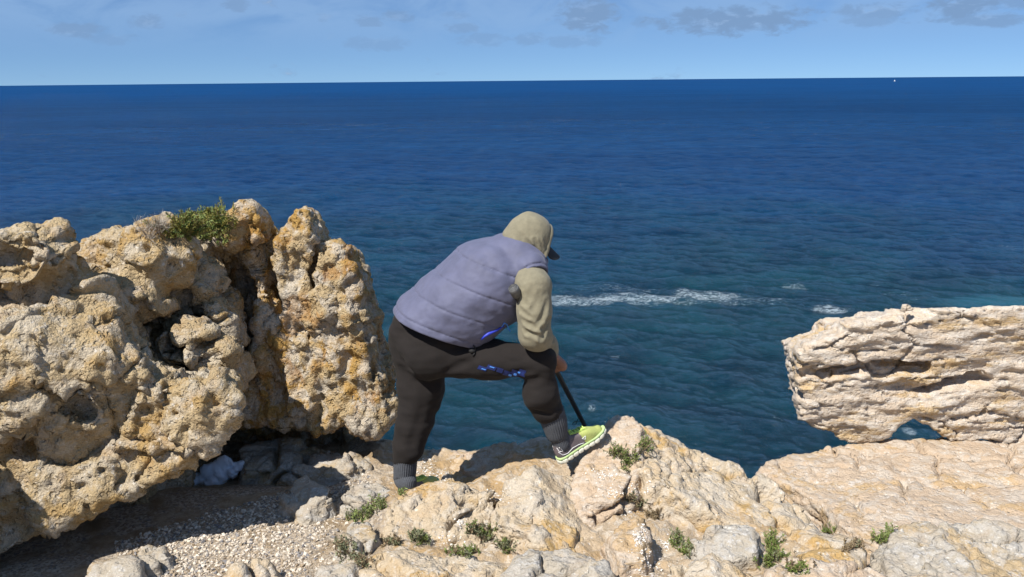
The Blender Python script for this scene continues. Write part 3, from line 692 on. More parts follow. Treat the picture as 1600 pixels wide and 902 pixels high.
# trousers
def folds(P, s=1.0): return s*(.007*perlin(P*np.array([7, 7, 16]))+.0035*perlin(P*np.array([15, 15, 34])+9)+.005*(ridged(P*np.array([4, 4, 6.5])+5, 2)-.3))
def trouser_f(P):
    d = cone(P, WY(652,532,3.98), WY(680,540,3.86), .142, .142)
    d = smin(d, cone(P, WY(650,515,3.95), WY(690,512,3.9), .13, .13), .05)
    R_ = chain(P, [WY(672,552,3.85), WY(768,562,3.79), kneeR, WY(845,616,3.75), WY(857,640,3.77), WY(861,650,3.78)], [.130, .094, .074, .080, .066, .050], .045)
    L_ = chain(P, [WY(656,556,3.98), WY(659,608,3.95), WY(646,664,3.91), WY(637,702,3.89), WY(632,722,3.88)], [.132, .108, .086, .072, .050], .05)
    d = smin(d, smin(R_, L_, .03), .05)
    # creases: under the seat, groin, behind the knee, gathers at the cuffs
    for a, b, r, am in [((626,566,3.82),(700,592,3.80),.016,.020),((742,560,3.70),(700,580,3.72),.012,.016),((745,548,3.68),(770,540,3.68),.010,.014),((808,606,3.68),(840,592,3.67),.012,.016),((800,585,3.68),(830,580,3.66),.010,.008),
                        ((640,690,3.80),(655,730,3.80),.012,.010),((660,640,3.82),(640,705,3.80),.014,.010),((835,640,3.70),(860,648,3.70),.010,.010),((700,535,3.68),(735,552,3.68),.011,.012)]:
        dc = cone(P, WY(*a), WY(*b), 0, 0); d = d+am*np.exp(-(dc/r/1.6)**2)
    return d+folds(P)
BROWN = plain('brown_sweatpants', (.0088, .0060, .0052), .95, .2, 90, .2, .003)
tv, tq = field_mesh(trouser_f, (-.85, 3.4, -.1), (.45, 4.3, 1.15), .0068, .025)
trousers = add('trousers', tv, tq, BROWN, person); tb = BVHTree.FromPolygons(tv.tolist(), tq.tolist())

# vest
hem0 = WY(618,501,3.78); hem1 = WY(738,548,3.70); HU_ = unit(np.cross(unit(hem1-hem0), LR)); HU_ = HU_ if HU_[2] > 0 else -HU_
SEAMS = (.035, .145, .270, .395)
def vest_f(P, grow=0.0):
    Y = 3.92; d = None
    for s in (-.065, .065):
        o = LR*s
        c = chain(P, [WY(650,536,Y)+o, WY(672,512,Y)+o, WY(716,480,Y)+o, WY(764,440,Y)+o, WY(802,412,Y)+o*.7], [.155, .172, .192, .190, .142], .06)
        d = c if d is None else smin(d, c, .06)
    d = smin(d, cone(P, WY(800,408,Y), WY(828,395,Y), .105, .088), .04)
    for s in (WY(829,423,3.765), WY(818,404,4.06)): d = smin(d, cone(P, WY(806,412,Y), s, .11, .083), .05)
    for i, s in enumerate(((shoR, elbR), (shoL, elbL))):
        ah = cone(P, (WY(842,447,3.69), s[0])[i], s[1], .088, .084)
        d = d+.006*np.exp(-((ah-.016)/.004)**2)
        d = smax(d, -ah, .006)
    u = (P-hem0.astype(np.float32))@HU_.astype(np.float32)
    for k in SEAMS: d = d+.0048*np.exp(-((u-k)/.0042)**2)+.0035*np.exp(-((u-k)/.022)**2)*perlin(P*np.array([34, 34, 22]))
    ph = np.interp(u, [-.1, *SEAMS, .52], [0, 0, 1, 2, 3, 4]); d = d-.0022*np.abs(np.sin(math.pi*ph))**.6
    # folds where the body bends
    for a, b, r, am in [((715,490,3.60),(790,512,3.64),.020,.024),((705,512,3.62),(775,522,3.66),.016,.018),((690,525,3.64),(740,530,3.64),.014,.014),((760,475,3.58),(800,490,3.64),.020,.016),((735,478,3.60),(775,486,3.60),.016,.014)]:
        d = d+am*np.exp(-(cone(P, WY(*a), WY(*b), 0, 0)/r/1.7)**2)
    d = d+.007*perlin(P*6+2)+.003*perlin(P*17)+.003*(ridged(P*np.array([8, 8, 12]), 2)-.3)
    d = smax(d, -u, .008)
    d = smax(d, -cone(P, WY(800,402,Y), WY(846,372,Y), .0, .155)-.02, .008)                      # neck opening
    return d
VEST = plain('grey_violet_nylon', (.092, .097, .160), .75, .16, 13, .35, .010, sheen=.1)
vv, vq = field_mesh(vest_f, (-.75, 3.4, .5), (.4, 4.4, 1.4), .0058, .03)
vest = add('vest', vv, vq, VEST, person)
armc = shoR+np.array([.012, 0, -.02])
def rim_tube(name, cen, axis, r, w, mat, parent, n=48, squash=1.0, e=None):
    axis = unit(axis); a = unit(np.cross(axis, (0, 0, 1))); b = np.cross(axis, a)
    pts = [cen+r*(math.cos(t)*a+squash*math.sin(t)*b) for t in np.arange(n)*2*math.pi/n]
    v, q = tube(pts, w, 8, True); return add(name, v, q, mat, parent)

# hooded sweatshirt: sleeves, hood
def sweat_f(P):
    d = chain(P, [WY(824,428,3.76), WY(834,448,3.70), WY(835,486,3.675), elbR+np.array([0, 0, .004]), elbR*.35+wriR*.65, wriR], [.068, .073, .071, .066, .054, .046], .05)
    L = chain(P, [WY(815,405,4.0), shoL, elbL, wriL], [.085, .080, .064, .045], .03)
    d = smin(d, L, .02)
    d = d+.0025*perlin(P*9)+.0018*perlin(P*np.array([22, 22, 14]))
    # sharp creases and the soft rolls beside them: armpit, inside of the elbow, bunching above the cuff, drop-shoulder seam
    for a, b, r, am in [((809,497,3.60),(836,512,3.585),.006,.013),((809,484,3.61),(826,495,3.59),.006,.009),((812,514,3.60),(842,526,3.585),.006,.009),((858,470,3.62),(842,505,3.59),.007,.008),((858,500,3.62),(846,530,3.59),.007,.012),
                        ((846,455,3.60),(832,485,3.59),.008,.006),((822,520,3.60),(850,512,3.60),.005,.008),((850,528,3.64),(864,522,3.72),.006,.009),((843,540,3.66),(866,530,3.74),.005,.008),((809,460,3.62),(820,475,3.60),.007,.009),
                        ((809,455,3.62),(834,437,3.60),.0035,.005),((834,437,3.60),(860,434,3.64),.0035,.005),((820,440,3.60),(812,470,3.61),.006,.006)]:
        e = cone(P, WY(*a), WY(*b), 0, 0); d = d+am*np.exp(-(e/r/1.5)**2)-.45*am*np.exp(-((e-.020)/.010)**2)
    d = d-.006*np.exp(-(cone(P, wriR, wriR, 0, 0)/.03)**2)
    return d
KHAKI = plain('khaki_fleece', (.200, .180, .122), .95, .14, 40, .5, .006, sheen=.05)
sv, sq = field_mesh(sweat_f, (-.2, 3.4, .5), (.5, 4.4, 1.4), .0062, .025)
sweat = add('hooded_sweatshirt', sv, sq, KHAKI, person)
hc = headc-FD*.012+HU*.004
def hood_f(P):
    o = ellipsoid(P, hc+FD*.002-HU*.002, (.118, .104, .114), AX)
    o = smin(o, cone(P, WY(826,342,3.92), WY(815,372,3.92), .020, .084), .035)
    o = smin(o, cone(P, WY(812,388,3.92), WY(838,398,3.90), .088, .074), .04)
    i = smin(ellipsoid(P, headc, (.093, .088, .098), AX), ellipsoid(P, headc+FD*.12-HU*.012, (.11, .087, .100), AX), .02)
    Q = (P-hc.astype(np.float32))@AX.T.astype(np.float32)
    o = o+.0025*perlin(P*11)+.002*perlin(P*np.array([26, 26, 12]))
    o = o-.003*np.exp(-(Q[:, 1]/.006)**2)*(Q[:, 2] > 0)
    for a, b, r, am in [((846,370,3.80),(850,400,3.82),.006,.012),((836,374,3.80),(844,398,3.82),.005,.010),((822,376,3.80),(838,394,3.82),.006,.009),((812,362,3.81),(826,384,3.80),.006,.006),((856,360,3.82),(852,380,3.81),.005,.006)]:
        e = cone(P, WY(*a), WY(*b), 0, 0); o = o+am*np.exp(-(e/r/1.5)**2)-.4*am*np.exp(-((e-.016)/.008)**2)
    d = smax(o, -i, .006)
    t = Q[:, 0]
    d = smax(d, t-.092+.10*np.clip(-Q[:, 2], 0, .1), .005)
    return d-.004*np.exp(-((t-.082)/.010)**2)+.003*np.exp(-((t-.066)/.004)**2)
hv, hq = field_mesh(hood_f, (-.2, 3.6, 1.0), (.4, 4.2, 1.5), .0045, .02)
hood = add('hood', hv, hq, KHAKI, sweat)
cu, cq = tube([wriR-unit(wriR-elbR)*.03, wriR-unit(wriR-elbR)*.015, wriR+unit(wriR-elbR)*.012, wriR+unit(wriR-elbR)*.018], [.050, .051, .046, .034], 28)
add('cuff', cu, cq, KHAKI, sweat)

# cap under the hood
BLK = plain('black_fabric', (.012, .012, .013), .8, .2, 60, .1)
def brim_f(P):
    Q = (P-(headc+FD*.108-HU*.006).astype(np.float32))@np.stack([unit(FD-HU*.35), HL, unit(HU+FD*.35)]).T.astype(np.float32)
    z = Q[:, 2]+6.5*Q[:, 1]**2
    k = np.sqrt((Q[:, 0]/.066)**2+(Q[:, 1]/.082)**2)-1
    return np.maximum(k*.06, np.abs(z)-.0045)
cap = add('cap', *field_mesh(lambda P: np.maximum(ellipsoid(P, headc+HU*.012, (.088, .074, .096), AX), -((P-headc.astype(np.float32))@HU.astype(np.float32))+.03), (-.1, 3.7, 1.0), (.4, 4.1, 1.5), .006, .02), BLK, person)
add('brim', *field_mesh(brim_f, (-.1, 3.7, 1.0), (.5, 4.2, 1.5), .0035, .02), BLK, cap)

# socks
SOCK = plain('grey_ribbed_wool', (.062, .067, .078), .95, .25, 120, .2, .002)
def sock(pts, rad, name='sock'):
    pts = np.array(pts); t = np.linspace(0, 1, 26); idx = np.linspace(0, 1, len(pts))
    cl = np.stack([np.interp(t, idx, pts[:, i]) for i in range(3)], 1); rr = np.interp(t, idx, rad)
    n = 132; v, q = tube(cl, 1.0, n)
    ring = v[:26*n].reshape(26, n, 3); th = np.arange(n)
    rib = 1+.028*np.sign(np.sin(th*2*math.pi/4+.01))*1.0
    ring = cl[:, None]+(ring-cl[:, None])*(rr[:, None]*np.where(t[:, None] < .06, 1.03, rib[None]))[..., None]
    v[:26*n] = ring.reshape(-1, 3); return add(name, v, q, SOCK, person)

# shoes
def shoe(H, Tt, up, width=1.0):
    fx = unit(Tt-H); ly = unit(np.cross(up, fx)); uz = np.cross(fx, ly); A = np.stack([fx, ly, uz])
    Ls = 1.0
    loc = lambda p: H+np.asarray(p)@A
    out = [(0.0,.0),(.006,.024),(.03,.034),(.08,.033),(.13,.034),(.18,.044),(.225,.048),(.27,.040),(.295,.022),(.303,0),(.296,-.022),(.27,-.038),(.225,-.043),(.18,-.039),(.13,-.032),(.08,-.033),(.03,-.034),(.006,-.024)]
    def lc(P): return (P-H.astype(np.float32))@A.T.astype(np.float32)
    def up_f(P):
        Q = lc(P); S_ = Q*np.array([1, 1.0, 1])
        d = chain(S_, [(.040, 0, .045), (.11, 0, .048), (.185, 0, .040), (.255, 0, .028)], [.036, .038, .041, .033], .03)
        d = smin(d, cone(S_, (.045, 0, .05), (.052, 0, .095), .036, .042), .03)
        d = smin(d, cone(S_, (.09, 0, .08), (.17, 0, .066), .026, .018), .03)
        d = smax(d, -cone(S_, (.054, 0, .085), (.052, 0, .16), .036, .052), .008)
        d = smax(d, poly2(Q[:, 0], Q[:, 1], out)+.001, .006)
        return smax(d, .020-Q[:, 2], .002)
    def sole_f(P, z0, z1, g, tread):
        Q = lc(P); spring = .03*np.clip((Q[:, 0]-.21)/.1, 0, 1)**2
        z = Q[:, 2]-spring*np.clip(1-Q[:, 2]/.06, 0, 1)
        d = poly2(Q[:, 0], Q[:, 1], out)-g+.10*np.abs(z-.5*(z0+z1))
        d = smax(d, np.abs(z-.5*(z0+z1))-.5*(z1-z0), .004)
        if tread: d = d+.004*(np.sin(Q[:, 0]*190) > .75)
        return d
    c = loc((.15, 0, .06)); lo, hi = c-.24, c+.24
    v, q = field_mesh(up_f, lo, hi, .0042, .02)
    x = lc(v); xc = x[q].mean(1); back = xc[:, 0] < .160-.25*(xc[:, 2]-.04)
    def part(sel):
        qq = q[sel]; ids, inv = np.unique(qq, return_inverse=True); return v[ids], inv.reshape(-1, 4)
    rt = bpy.data.objects.new('shoe', None); COL.objects.link(rt); rt.parent = person
    def put(name, vv, qq, mat): o = add(name, vv, qq, mat, person); o.parent = rt; return o
    put('heel_panel', *part(back), GREYMESH); put('toe_panel', *part(~back), LIME)
    put('midsole', *field_mesh(lambda P: sole_f(P, .013, .027, .003, 0), lo, hi, .0042, .02), LIMESOLE)
    put('outsole', *field_mesh(lambda P: sole_f(P, -.008, .015, .0045, 1), lo, hi, .0042, .02), WHITESOLE)
    ub = BVHTree.FromPolygons(v.tolist(), q.tolist())
    def on(xz, side, off=.0015):
        o = loc((xz[0], side*.2, xz[1])); h = ub.ray_cast(Vector(o), Vector(-ly*side))
        return np.array(h[0])+ly*side*off if h[0] is not None else loc((xz[0], side*.03, xz[1]))
    for side in (-1, 1):
        for k, pl in enumerate([[(.010,.062),(.022,.040),(.05,.034),(.085,.043),(.12,.040),(.15,.033)], [(.012,.085),(.014,.062),(.034,.060),(.020,.085)], [(.150,.058),(.172,.062),(.165,.046),(.150,.058)]]):
            pp = []
            for a, b in zip(pl[:-1], pl[1:]):
                for t in np.linspace(0, 1, 7)[:-1]: pp.append(on((a[0]+(b[0]-a[0])*t, a[1]+(b[1]-a[1])*t), side))
            pp.append(on(pl[-1], side)); put('side_stripe', *tube(pp, .0016, 6), WHITE)
    dn = Vector(-uz)
    def topat(px_, py_):
        h = ub.ray_cast(Vector(loc((px_, py_, .3))), dn); return np.array(h[0])+uz*.003 if h[0] is not None else loc((px_, py_, .06))
    for i in range(6):
        xx = .105+.016*i; pts = [topat(xx+.010*t, (-1 if i % 2 else 1)*(.022-.044*t)) for t in np.linspace(0, 1, 7)]
        pts = [p+uz*(.004*math.sin(math.pi*t)) for p, t in zip(pts, np.linspace(0, 1, 7))]
        put('lace', *tube(pts, .0034, 6), LACE)
        pts = [topat(xx+.010*t, (1 if i % 2 else -1)*(.022-.044*t)) for t in np.linspace(0, 1, 7)]
        put('lace', *tube(pts, .0032, 6), LACE)
    for sgn in (-1, 1):
        p0 = topat(.105, 0)+uz*.006
        loop = [p0+fx*(.010*math.sin(t))+ly*sgn*(.018*(1-math.cos(t))*.9)+uz*(.012*math.sin(t/2)) for t in np.linspace(0, 2*math.pi, 14)]
        put('lace', *tube(loop, .0024, 6), LACE)
    rt.location = (0, 0, 0)
    return loc
GREYMESH = plain('grey_mesh', (.13, .105, .11), .8, .25, 200, .3, .002)
LIME = plain('lime_mesh', (.36, .40, .12), .75, .18, 180, .3, .002)
LIMESOLE = plain('lime_foam', (.42, .55, .24), .6, .1, 30, .05)
WHITESOLE = plain('dirty_white_rubber', (.62, .60, .50), .7, .2, 50, .1)
WHITE = plain('white_trim', (.72, .72, .72), .6, .05, 30, 0); LACE = plain('lime_lace', (.52, .70, .16), .7, .1, 60, 0)
locR = shoe(WY(873,723,3.775), WY(943,676,3.915), np.array([-.35, -.05, .93]))
locL = shoe(WY(628,790,3.80)*np.array([1, 1, 0])+np.array([0, 0, -.095]), WY(628,790,3.80)*np.array([1, 1, 0])+np.array([.15, .26, -.09]), np.array([0, 0, 1.0]))
sock([WY(860,642,3.782), WY(866,660,3.785), WY(870,676,3.79), locR((.056, 0, .115)), locR((.052, 0, .07)), locR((.075, 0, .045))], [.066, .063, .055, .046, .043, .030])
aL = locL((.05, 0, .12))
sock([WY(634,714,3.885), WY(633,730,3.88), WY(632,748,3.875), aL, locL((.052, 0, .07)), locL((.075, 0, .045))], [.058, .058, .055, .050, .043, .030])

# print on the thigh, pull cord, cord lock
BLUE = plain('blue_print', (.006, .020, .13), .7, .2, 60, 0); SKYB = plain('light_blue_print', (.08, .27, .75), .7, .1, 60, 0)
CORD = plain('blue_cord', (.02, .04, .42), .5, .1, 60, 0)
def decal(name, poly, mat, parent, bvh, off=.0022):
    poly = np.array(poly, float); c = poly.mean(0); n = 5; vs = []; fs = []
    for k in range(n+1):
        for p in poly: vs.append(c+(p-c)*k/n)
    m = len(poly); w = []
    for p in vs:
        h = bvh.ray_cast(Vector(CAM), Vector(ray(*p)).normalized())
        if h[0] is None: return
        w.append(np.array(h[0])+np.array(h[1])*off)
    for k in range(n):
        for j in range(m): fs.append((k*m+j, k*m+(j+1) % m, (k+1)*m+(j+1) % m, (k+1)*m+j))
    return add(name, np.array(w), np.array(fs)[:, ::-1], mat, parent)
def slant(x, y, w, h, sl=.5): return [(x-w, y+h-sl*w), (x+w*.6, y+h), (x+w, y-h+sl*w), (x-w*.6, y-h)]
for (x, y, w, h, m, o) in [(754,578,7,4,0,.002),(768,577,7,4.2,0,.002),(781,581,5,4,0,.002),(793,586,6.5,4.6,0,.002),(805,585,6,5,0,.002),(816,585,5.5,5.5,0,.002),
                        (756,579,3.4,1.3,1,.004),(769,576,3.6,1.3,1,.004),(797,588,2.6,1.8,1,.004),(805,587,2.4,1.9,1,.004),(811,584,2.0,1.6,1,.004)]:
    decal('print', slant(x, y-2.5, w*1.2, h*1.2), (BLUE, SKYB)[m], trousers, tb, o)
decal('print', [(810,594),(812,587),(818,587),(825,581),(829,585),(826,592),(819,593),(816,597)], SKYB, trousers, tb, .004)
vb = BVHTree.FromPolygons(vv.tolist(), vq.tolist())
def on_surface(px, py, off=.006):
    best = None
    for b in (vb, tb):
        h = b.ray_cast(Vector(CAM), Vector(ray(px, py)).normalized())
        if h[0] is not None and (best is None or h[3] < best[1]): best = (np.array(h[0])-ray(px, py)/np.linalg.norm(ray(px, py))*off, h[3])
    return best[0] if best else WY(px, py, 3.75)
cp = [on_surface(x, y) for x, y in [(752,531),(757,526),(763,522),(770,519),(777,516),(783,512),(788,509)]]
add('pull_cord', *tube(cp, [.003, .006, .008, .007, .006, .004, .003], 10), CORD, vest)
lp = [on_surface(x, y) for x, y in [(784,511),(788,505),(792,507),(794,513),(797,518)]]
add('cord_loop', *tube(lp, .003, 8), SKYB, vest)
bk = [on_surface(x, y) for x, y in [(733,546),(737,548),(742,549)]]
add('cord_lock', *tube(bk, [.010, .013, .009], 10), BLK, vest)
bk2 = [on_surface(x, y) for x, y in [(740,540),(743,546),(741,553),(738,556)]]
add('drawcord', *tube(bk2, .003, 8), BLK, trousers)

# fishing rod
ROD = plain('black_rod', (.010, .010, .011), .35, .1, 40, 0); CAPM = plain('dark_rubber', (.10, .10, .10), .6, .2, 80, .1)
L = np.linalg.norm(rodB-rodA); ext = 1.9
rv, rq = tube([rodA+rax*x for x in (.03, .10, .30, .31, L, L+.4, L+ext)], [.0185, .0180, .0170, .0155, .0125, .010, .006], 20)
rod = add('fishing_rod', rv, rq, ROD, label='black fishing rod held under the arm, pointing down over the cliff edge', cat='fishing rod', origin=rodA)
add('butt_cap', *tube([rodA-rax*.004, rodA, rodA+rax*.012, rodA+rax*.05, rodA+rax*.052], [.019, .0235, .025, .0235, .017], 24), CAPM, rod)
for t in (0, 1, 2):
    add('cap_ring', *tube([rodA-rax*.0045+(.006+.006*t)*(math.cos(a)*unit(np.cross(rax, (0, 0, 1)))+math.sin(a)*np.cross(rax, unit(np.cross(rax, (0, 0, 1))))) for a in np.arange(20)*math.pi/10], .0012, 6, True), ROD, rod)
sideways = unit(np.cross(rax, LR))*1.0
if sideways[0] > 0: sideways = -sideways
for s_, rr_ in ((L-.055, .013), (L+.35, .011), (L+.8, .009), (L+1.3, .007)):
    c = rodA+rax*s_+sideways*(.013+rr_+.018); nrm = unit(np.cross(sideways, rax)); a_, b_ = sideways, rax
    g1 = tube([c+rr_*(math.cos(t)*a_+math.sin(t)*b_) for t in np.arange(20)*math.pi/10], .0022, 6, True)
    g2 = tube([c-sideways*rr_, rodA+rax*(s_-.02)+sideways*.011], .002, 6); g3 = tube([c-sideways*rr_, rodA+rax*(s_+.02)+sideways*.011], .002, 6)
    add('guide_ring', *group_verts([g1, g2, g3]), ROD, rod)
print('person', round(time.time()-T0, 1))

# ------------------------------------------------------------------ plants
def leaf_mat(name, a, b):
    def f(t):
        r = t.node('ShaderNodeNewGeometry').outputs['Random Per Island']
        t.set(t.b.inputs['Base Color'], t.mix(r, a, b)); t.b.inputs['Roughness'].default_value = .6
        t.b.inputs['Specular IOR Level'].default_value = .3
    return material(name, f)
LEAFM = [leaf_mat('green_leaf', (.075, .115, .025), (.21, .26, .07)), leaf_mat('grey_green_leaf', (.13, .15, .085), (.27, .28, .16)),
         leaf_mat('brown_leaf', (.17, .12, .07), (.28, .22, .13)), leaf_mat('dry_grass', (.30, .26, .21), (.50, .45, .39)), leaf_mat('bright_leaf', (.11, .16, .04), (.26, .31, .10)), leaf_mat('olive_leaf', (.11, .125, .022), (.30, .27, .065))]
STEMM = plain('woody_stem', (.17, .11, .07), .9, .3, 60, 0)
def leaves(g, pts, dirs, ln, wd):
    n = len(pts); side = np.cross(dirs, g.normal(size=(n, 3))); side /= np.linalg.norm(side, axis=1)[:, None]+1e-9
    nrm = np.cross(side, dirs); ln = ln*(.6+.8*g.random(n))[:, None]; wd = wd*(.7+.6*g.random(n))[:, None]
    mid = pts+dirs*ln*.55
    v = np.stack([pts, mid+side*wd+nrm*wd*.4, pts+dirs*ln, mid-side*wd+nrm*wd*.4], 1).reshape(-1, 3)
    return v, np.arange(4*n).reshape(-1, 4)
def tuft(spots, n, hgt, mats, label, seed, spread=.5, ll=.013, lw=.0022, dens=26, name='plant', group=None, lean=(0, 0), base=None):
    """spots: photo pixels whose hits on the rock root the stems; mats: (leaf material index, share)"""
    g = np.random.default_rng(seed); roots = []
    for (px, py, rx, ry) in spots:
        for k in range(max(3, int((1 if name == 'shrub' else .75)*n)//len(spots))):
            h = hit(px+rx*g.normal()*.6, py+ry*g.normal()*.6)
            if h is not None: roots.append((h[0]-h[1]*.004, h[1]))
    c = np.median([r[0] for r in roots], axis=0); roots = [r for r in roots if np.linalg.norm(r[0]-c) < (.42 if name == 'shrub' else .28)]
    rt = bpy.data.objects.new(name, None); COL.objects.link(rt); rt.location = c
    rt['label'] = label; rt['category'] = 'plant'
    if group: rt['group'] = group
    st = []; lv = {m: [] for m, _ in mats}
    for p, nr in roots:
        d = unit(np.array([0, 0, .9])+nr*.5+g.normal(size=3)*spread+np.array([*lean, 0])); L = hgt*(.45+.75*g.random()); k = 5; pts = [p]
        for i in range(k): d = unit(d+g.normal(size=3)*.16+np.array([0, 0, .06])); pts.append(pts[-1]+d*L/k)
        pts = np.array(pts); st.append(tube(pts, np.linspace(.0016, .0008, k+1), 4))
        m = int(dens*(.7+.6*g.random())); t = g.random(m)**.8*k; i = np.minimum(t.astype(int), k-1); f = (t-i)[:, None]
        pp = pts[i]*(1-f)+pts[i+1]*f; dd = (pts[i+1]-pts[i])/np.linalg.norm(pts[i+1]-pts[i], axis=1)[:, None]
        dd = dd*.75+g.normal(size=(m, 3))*.55; dd /= np.linalg.norm(dd, axis=1)[:, None]
        w = g.random(); acc = 0
        for mi, sh in mats:
            acc += sh
            if w <= acc: lv[mi].append(leaves(g, pp, dd, ll, lw)); break
    add('stems', *group_verts(st), STEMM, rt, kind='stuff')
    for mi in lv:
        if lv[mi]: add('foliage', *group_verts(lv[mi]), LEAFM[mi], rt, smooth=False, kind='stuff')
tuft([(312,364,26,6),(340,354,18,8),(288,366,18,5),(330,360,24,8)], 320, .115, [(5,.6),(0,.2),(4,.2)], 'olive green shrub growing on top of the rock wall', 1, .75, .016, .0026, 56, 'shrub')
tuft([(232,372,14,7),(250,362,10,6)], 45, .09, [(3,1.0)], 'pale dry grass beside the shrub on the rock wall', 2, .6, .035, .0009, 22, 'dry_grass')
tuft([(575,806,12,6),(592,792,10,7),(556,812,8,4)], 90, .055, [(4,.8),(1,.2)], 'bright green tuft below the pale flat rock', 3)
tuft([(545,868,14,8),(568,880,12,6),(535,855,10,5)], 90, .05, [(1,.55),(2,.45)], 'brownish tuft rooted at the edge of the gravel', 4)
tuft([(655,846,12,6)], 55, .055, [(1,.75),(0,.25)], 'grey-green tuft in front of the cleft ochre rock', 5)
tuft([(612,848,16,4)], 40, .03, [(2,.8),(1,.2)], 'low dry brown mat beside the cleft ochre rock', 6)
tuft([(762,838,14,8),(790,858,12,8),(740,832,8,5)], 110, .055, [(1,.45),(0,.3),(2,.25)], 'straggly green tuft at the left foot of the large rounded rock', 7)
tuft([(725,866,20,5)], 50, .04, [(0,.5),(1,.3),(2,.2)], 'low green tuft on the upper edge of the flat ochre slab', 8)
tuft([(985,722,12,10),(1008,700,10,7),(965,712,10,6)], 120, .065, [(0,.5),(1,.3),(2,.2)], 'green tuft beside the trainer near the cliff edge', 9)
tuft([(985,782,12,5),(1000,792,10,5)], 50, .04, [(1,.5),(2,.5)], 'sparse brown-green tuft above the split rock', 10)
tuft([(1022,808,8,6)], 40, .03, [(2,1.0)], 'withered reddish brown tuft in the crack beside the ochre ridge', 11)
tuft([(1058,848,8,8),(1072,864,8,5)], 70, .05, [(0,.6),(1,.4)], 'green tuft at the top of the shell-filled crack', 12)
tuft([(1205,852,8,10),(1212,872,10,8),(1200,886,8,5)], 110, .06, [(0,.85),(1,.15)], 'dark green bushy tuft between the two yellowish rocks', 13)
tuft([(1245,890,16,5)], 45, .035, [(0,.5),(2,.5)], 'low creeping tuft at the foot of the rounded yellowish rock', 14)
tuft([(1290,832,14,4)], 50, .03, [(1,.5),(0,.5)], 'thin low tuft where the ochre ridge meets the pale ledge', 15)
tuft([(1375,846,10,6),(1388,838,8,6)], 60, .055, [(4,.9),(1,.1)], 'fresh green tuft at the tip of the blue-grey slab', 16)
tuft([(1338,856,14,5)], 50, .035, [(2,.9),(1,.1)], 'rusty brown tuft between the rounded rock and the blue-grey slab', 17)
tuft([(626,772,6,3)], 14, .035, [(4,1.0)], 'tiny green sprout beside the grey sock', 18, dens=14)

# ------------------------------------------------------------------ gravel, shells, bag, boat
def pebble_field(name, n, sampler, smin_, smax_, mat, label, cat, seed, flat=.6, only=None):
    g = np.random.default_rng(seed); t = (1+5**.5)/2
    ico = np.array([(-1,t,0),(1,t,0),(-1,-t,0),(1,-t,0),(0,-1,t),(0,1,t),(0,-1,-t),(0,1,-t),(t,0,-1),(t,0,1),(-t,0,-1),(-t,0,1)])/1.9
    fc = np.array([(0,11,5),(0,5,1),(0,1,7),(0,7,10),(0,10,11),(1,5,9),(5,11,4),(11,10,2),(10,7,6),(7,1,8),(3,9,4),(3,4,2),(3,2,6),(3,6,8),(3,8,9),(4,9,5),(2,4,11),(6,2,10),(8,6,7),(9,8,1)])
    vs = []; fs = []; k = 0
    for _ in range(n):
        px, py = sampler(g)
        h = hit(px, py)
        if h is None or h[1][2] < .3 or (only and h[3] != only): continue
        s = smin_+(smax_-smin_)*g.random()**3
        A = np.linalg.qr(g.normal(size=(3, 3)))[0]
        v = (ico*(1+.25*g.normal(size=(12, 1)))*s*np.array([1, .75, .55]))@A; v[:, 2] *= flat+.2
        vs.append(v+h[0]+np.array([0, 0, s*.25])); fs.append(fc+12*k); k += 1
    add(name, np.concatenate(vs), np.concatenate(fs), mat, label=label, cat=cat, kind='stuff', smooth=False)
def stones(name, a, b, c):
    def f(t):
        r = t.node('ShaderNodeNewGeometry').outputs['Random Per Island']
        k = t.mix(t.ramp(r, 0, .75), a, b); k = t.mix(t.ramp(r, .86, .88), k, c)
        t.set(t.b.inputs['Base Color'], k); t.b.inputs['Roughness'].default_value = .85
    return material(name, f)
PEB = stones('pebbles', (.30, .23, .155), (.62, .55, .46), (.20, .19, .19)); SHELL = stones('shell_bits', (.50, .45, .38), (.74, .71, .66), (.42, .38, .36))
def s_gravel(g):
    while True:
        x, y = 180+400*g.random(), 735+200*g.random()
        if x > 560-.55*(y-770) + 30*g.normal() or y < 905-.30*(x-120)-40 : continue
        return x, y
pebble_field('gravel', 9000, s_gravel, .003, .0125, PEB, 'pale gravel and broken shell strewn between the boulders', 'gravel', 5, only='cliff_ground')
SP = [(1015,880,22,22),(1000,840,10,16),(665,738,18,10),(690,745,14,8),(940,742,26,8),(775,775,18,10),(1000,765,20,12),(720,815,10,10),(1040,850,14,10),(660,720,20,8),(960,770,20,10),(700,842,24,8),(985,800,12,8)]
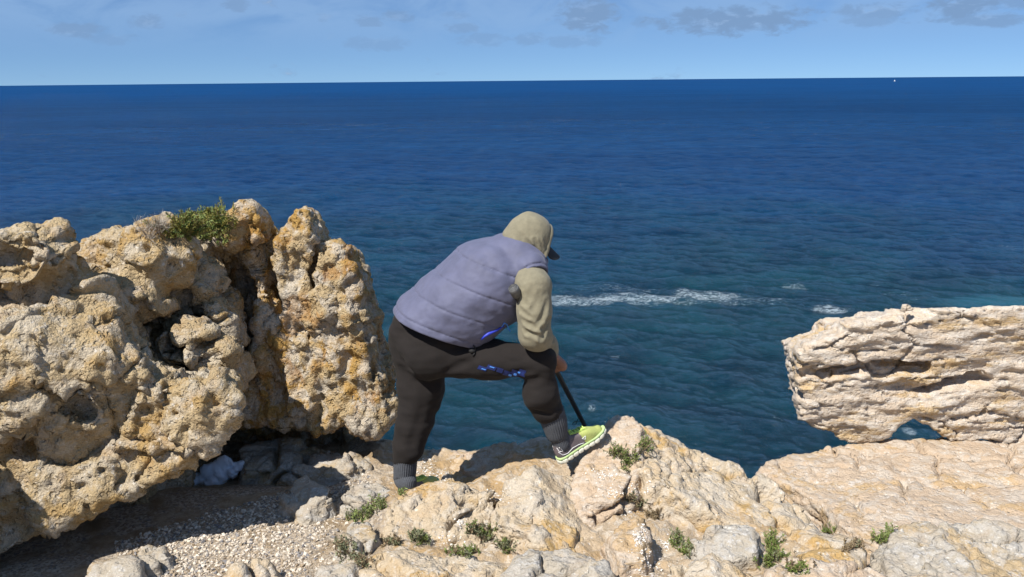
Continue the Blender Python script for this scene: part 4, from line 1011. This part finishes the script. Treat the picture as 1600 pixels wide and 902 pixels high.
def s_shell(g):
    a, b, rx, ry = SP[min(int(g.random()**1.3*len(SP)), len(SP)-1)]; return a+rx*g.normal()*.6, b+ry*g.normal()*.6
pebble_field('shell_debris', 1500, s_shell, .002, .008, SHELL, 'white shell fragments caught in the cracks of the rock', 'shells', 6, .4)

def bag_f(P):
    d = None
    for a, b, r1, r2 in [((300,752),(340,748),.05,.06),((340,748),(378,728),.055,.03),((318,735),(352,722),.03,.035),((296,758),(318,764),.03,.035)]:
        c = cone(P, bw(*a), bw(*b), r1, r2); d = c if d is None else smin(d, c, .03)
    W2 = P+.03*vec3(P*9)
    return d+.016*(ridged(W2*10, 3)-.45)
h0 = hit(340, 752); Yb = float(h0[0][1]) if h0 is not None else 3.9
def bw(px, py): return WY(px, py, Yb)
c = bw(340, 745); v, q = field_mesh(bag_f, c-np.array([.3, .2, .2]), c+np.array([.3, .2, .2]), .006, .04)
add('plastic_bag', v, q, plain('pale_plastic', (.72, .79, .92), .4, .12, 14, .2), label='crumpled bluish-white plastic bag lying in the shade under the boulders', cat='bag')

w = WZ(1398, 125, SEAZ); w = w*(6500/w[1]); w[2] = SEAZ
bv_, bq_ = field_mesh(lambda P: smax(ellipsoid(P, w+np.array([0, 0, .9]), (7, 2, 1.8)), P[:, 2]-(SEAZ+1.3), .2), w-np.array([8, 4, 2]), w+np.array([8, 4, 4]), .35, .5)
boat = add('sailing_boat', bv_, bq_, WHITE, label='tiny white sailing boat on the horizon', cat='boat')
add('mast', *tube([w+np.array([0, 0, 1]), w+np.array([0, 0, 15])], .12, 8), WHITE, boat)
sv_ = np.array([w+np.array(p) for p in [(.2,.05,2.2),(-5.5,.5,2.4),(-2.4,.6,8),(.2,.05,14.6),(.4,-.05,2.2),(5.8,-.5,1.8),(2.6,-.4,7),(.4,-.05,13)]])
add('sail', sv_, np.array([(0,1,2,3),(4,5,6,7)]), WHITE, boat)
print('done', round(time.time()-T0, 1), sum(len(o.data.polygons) for o in COL.objects if o.type == 'MESH'))
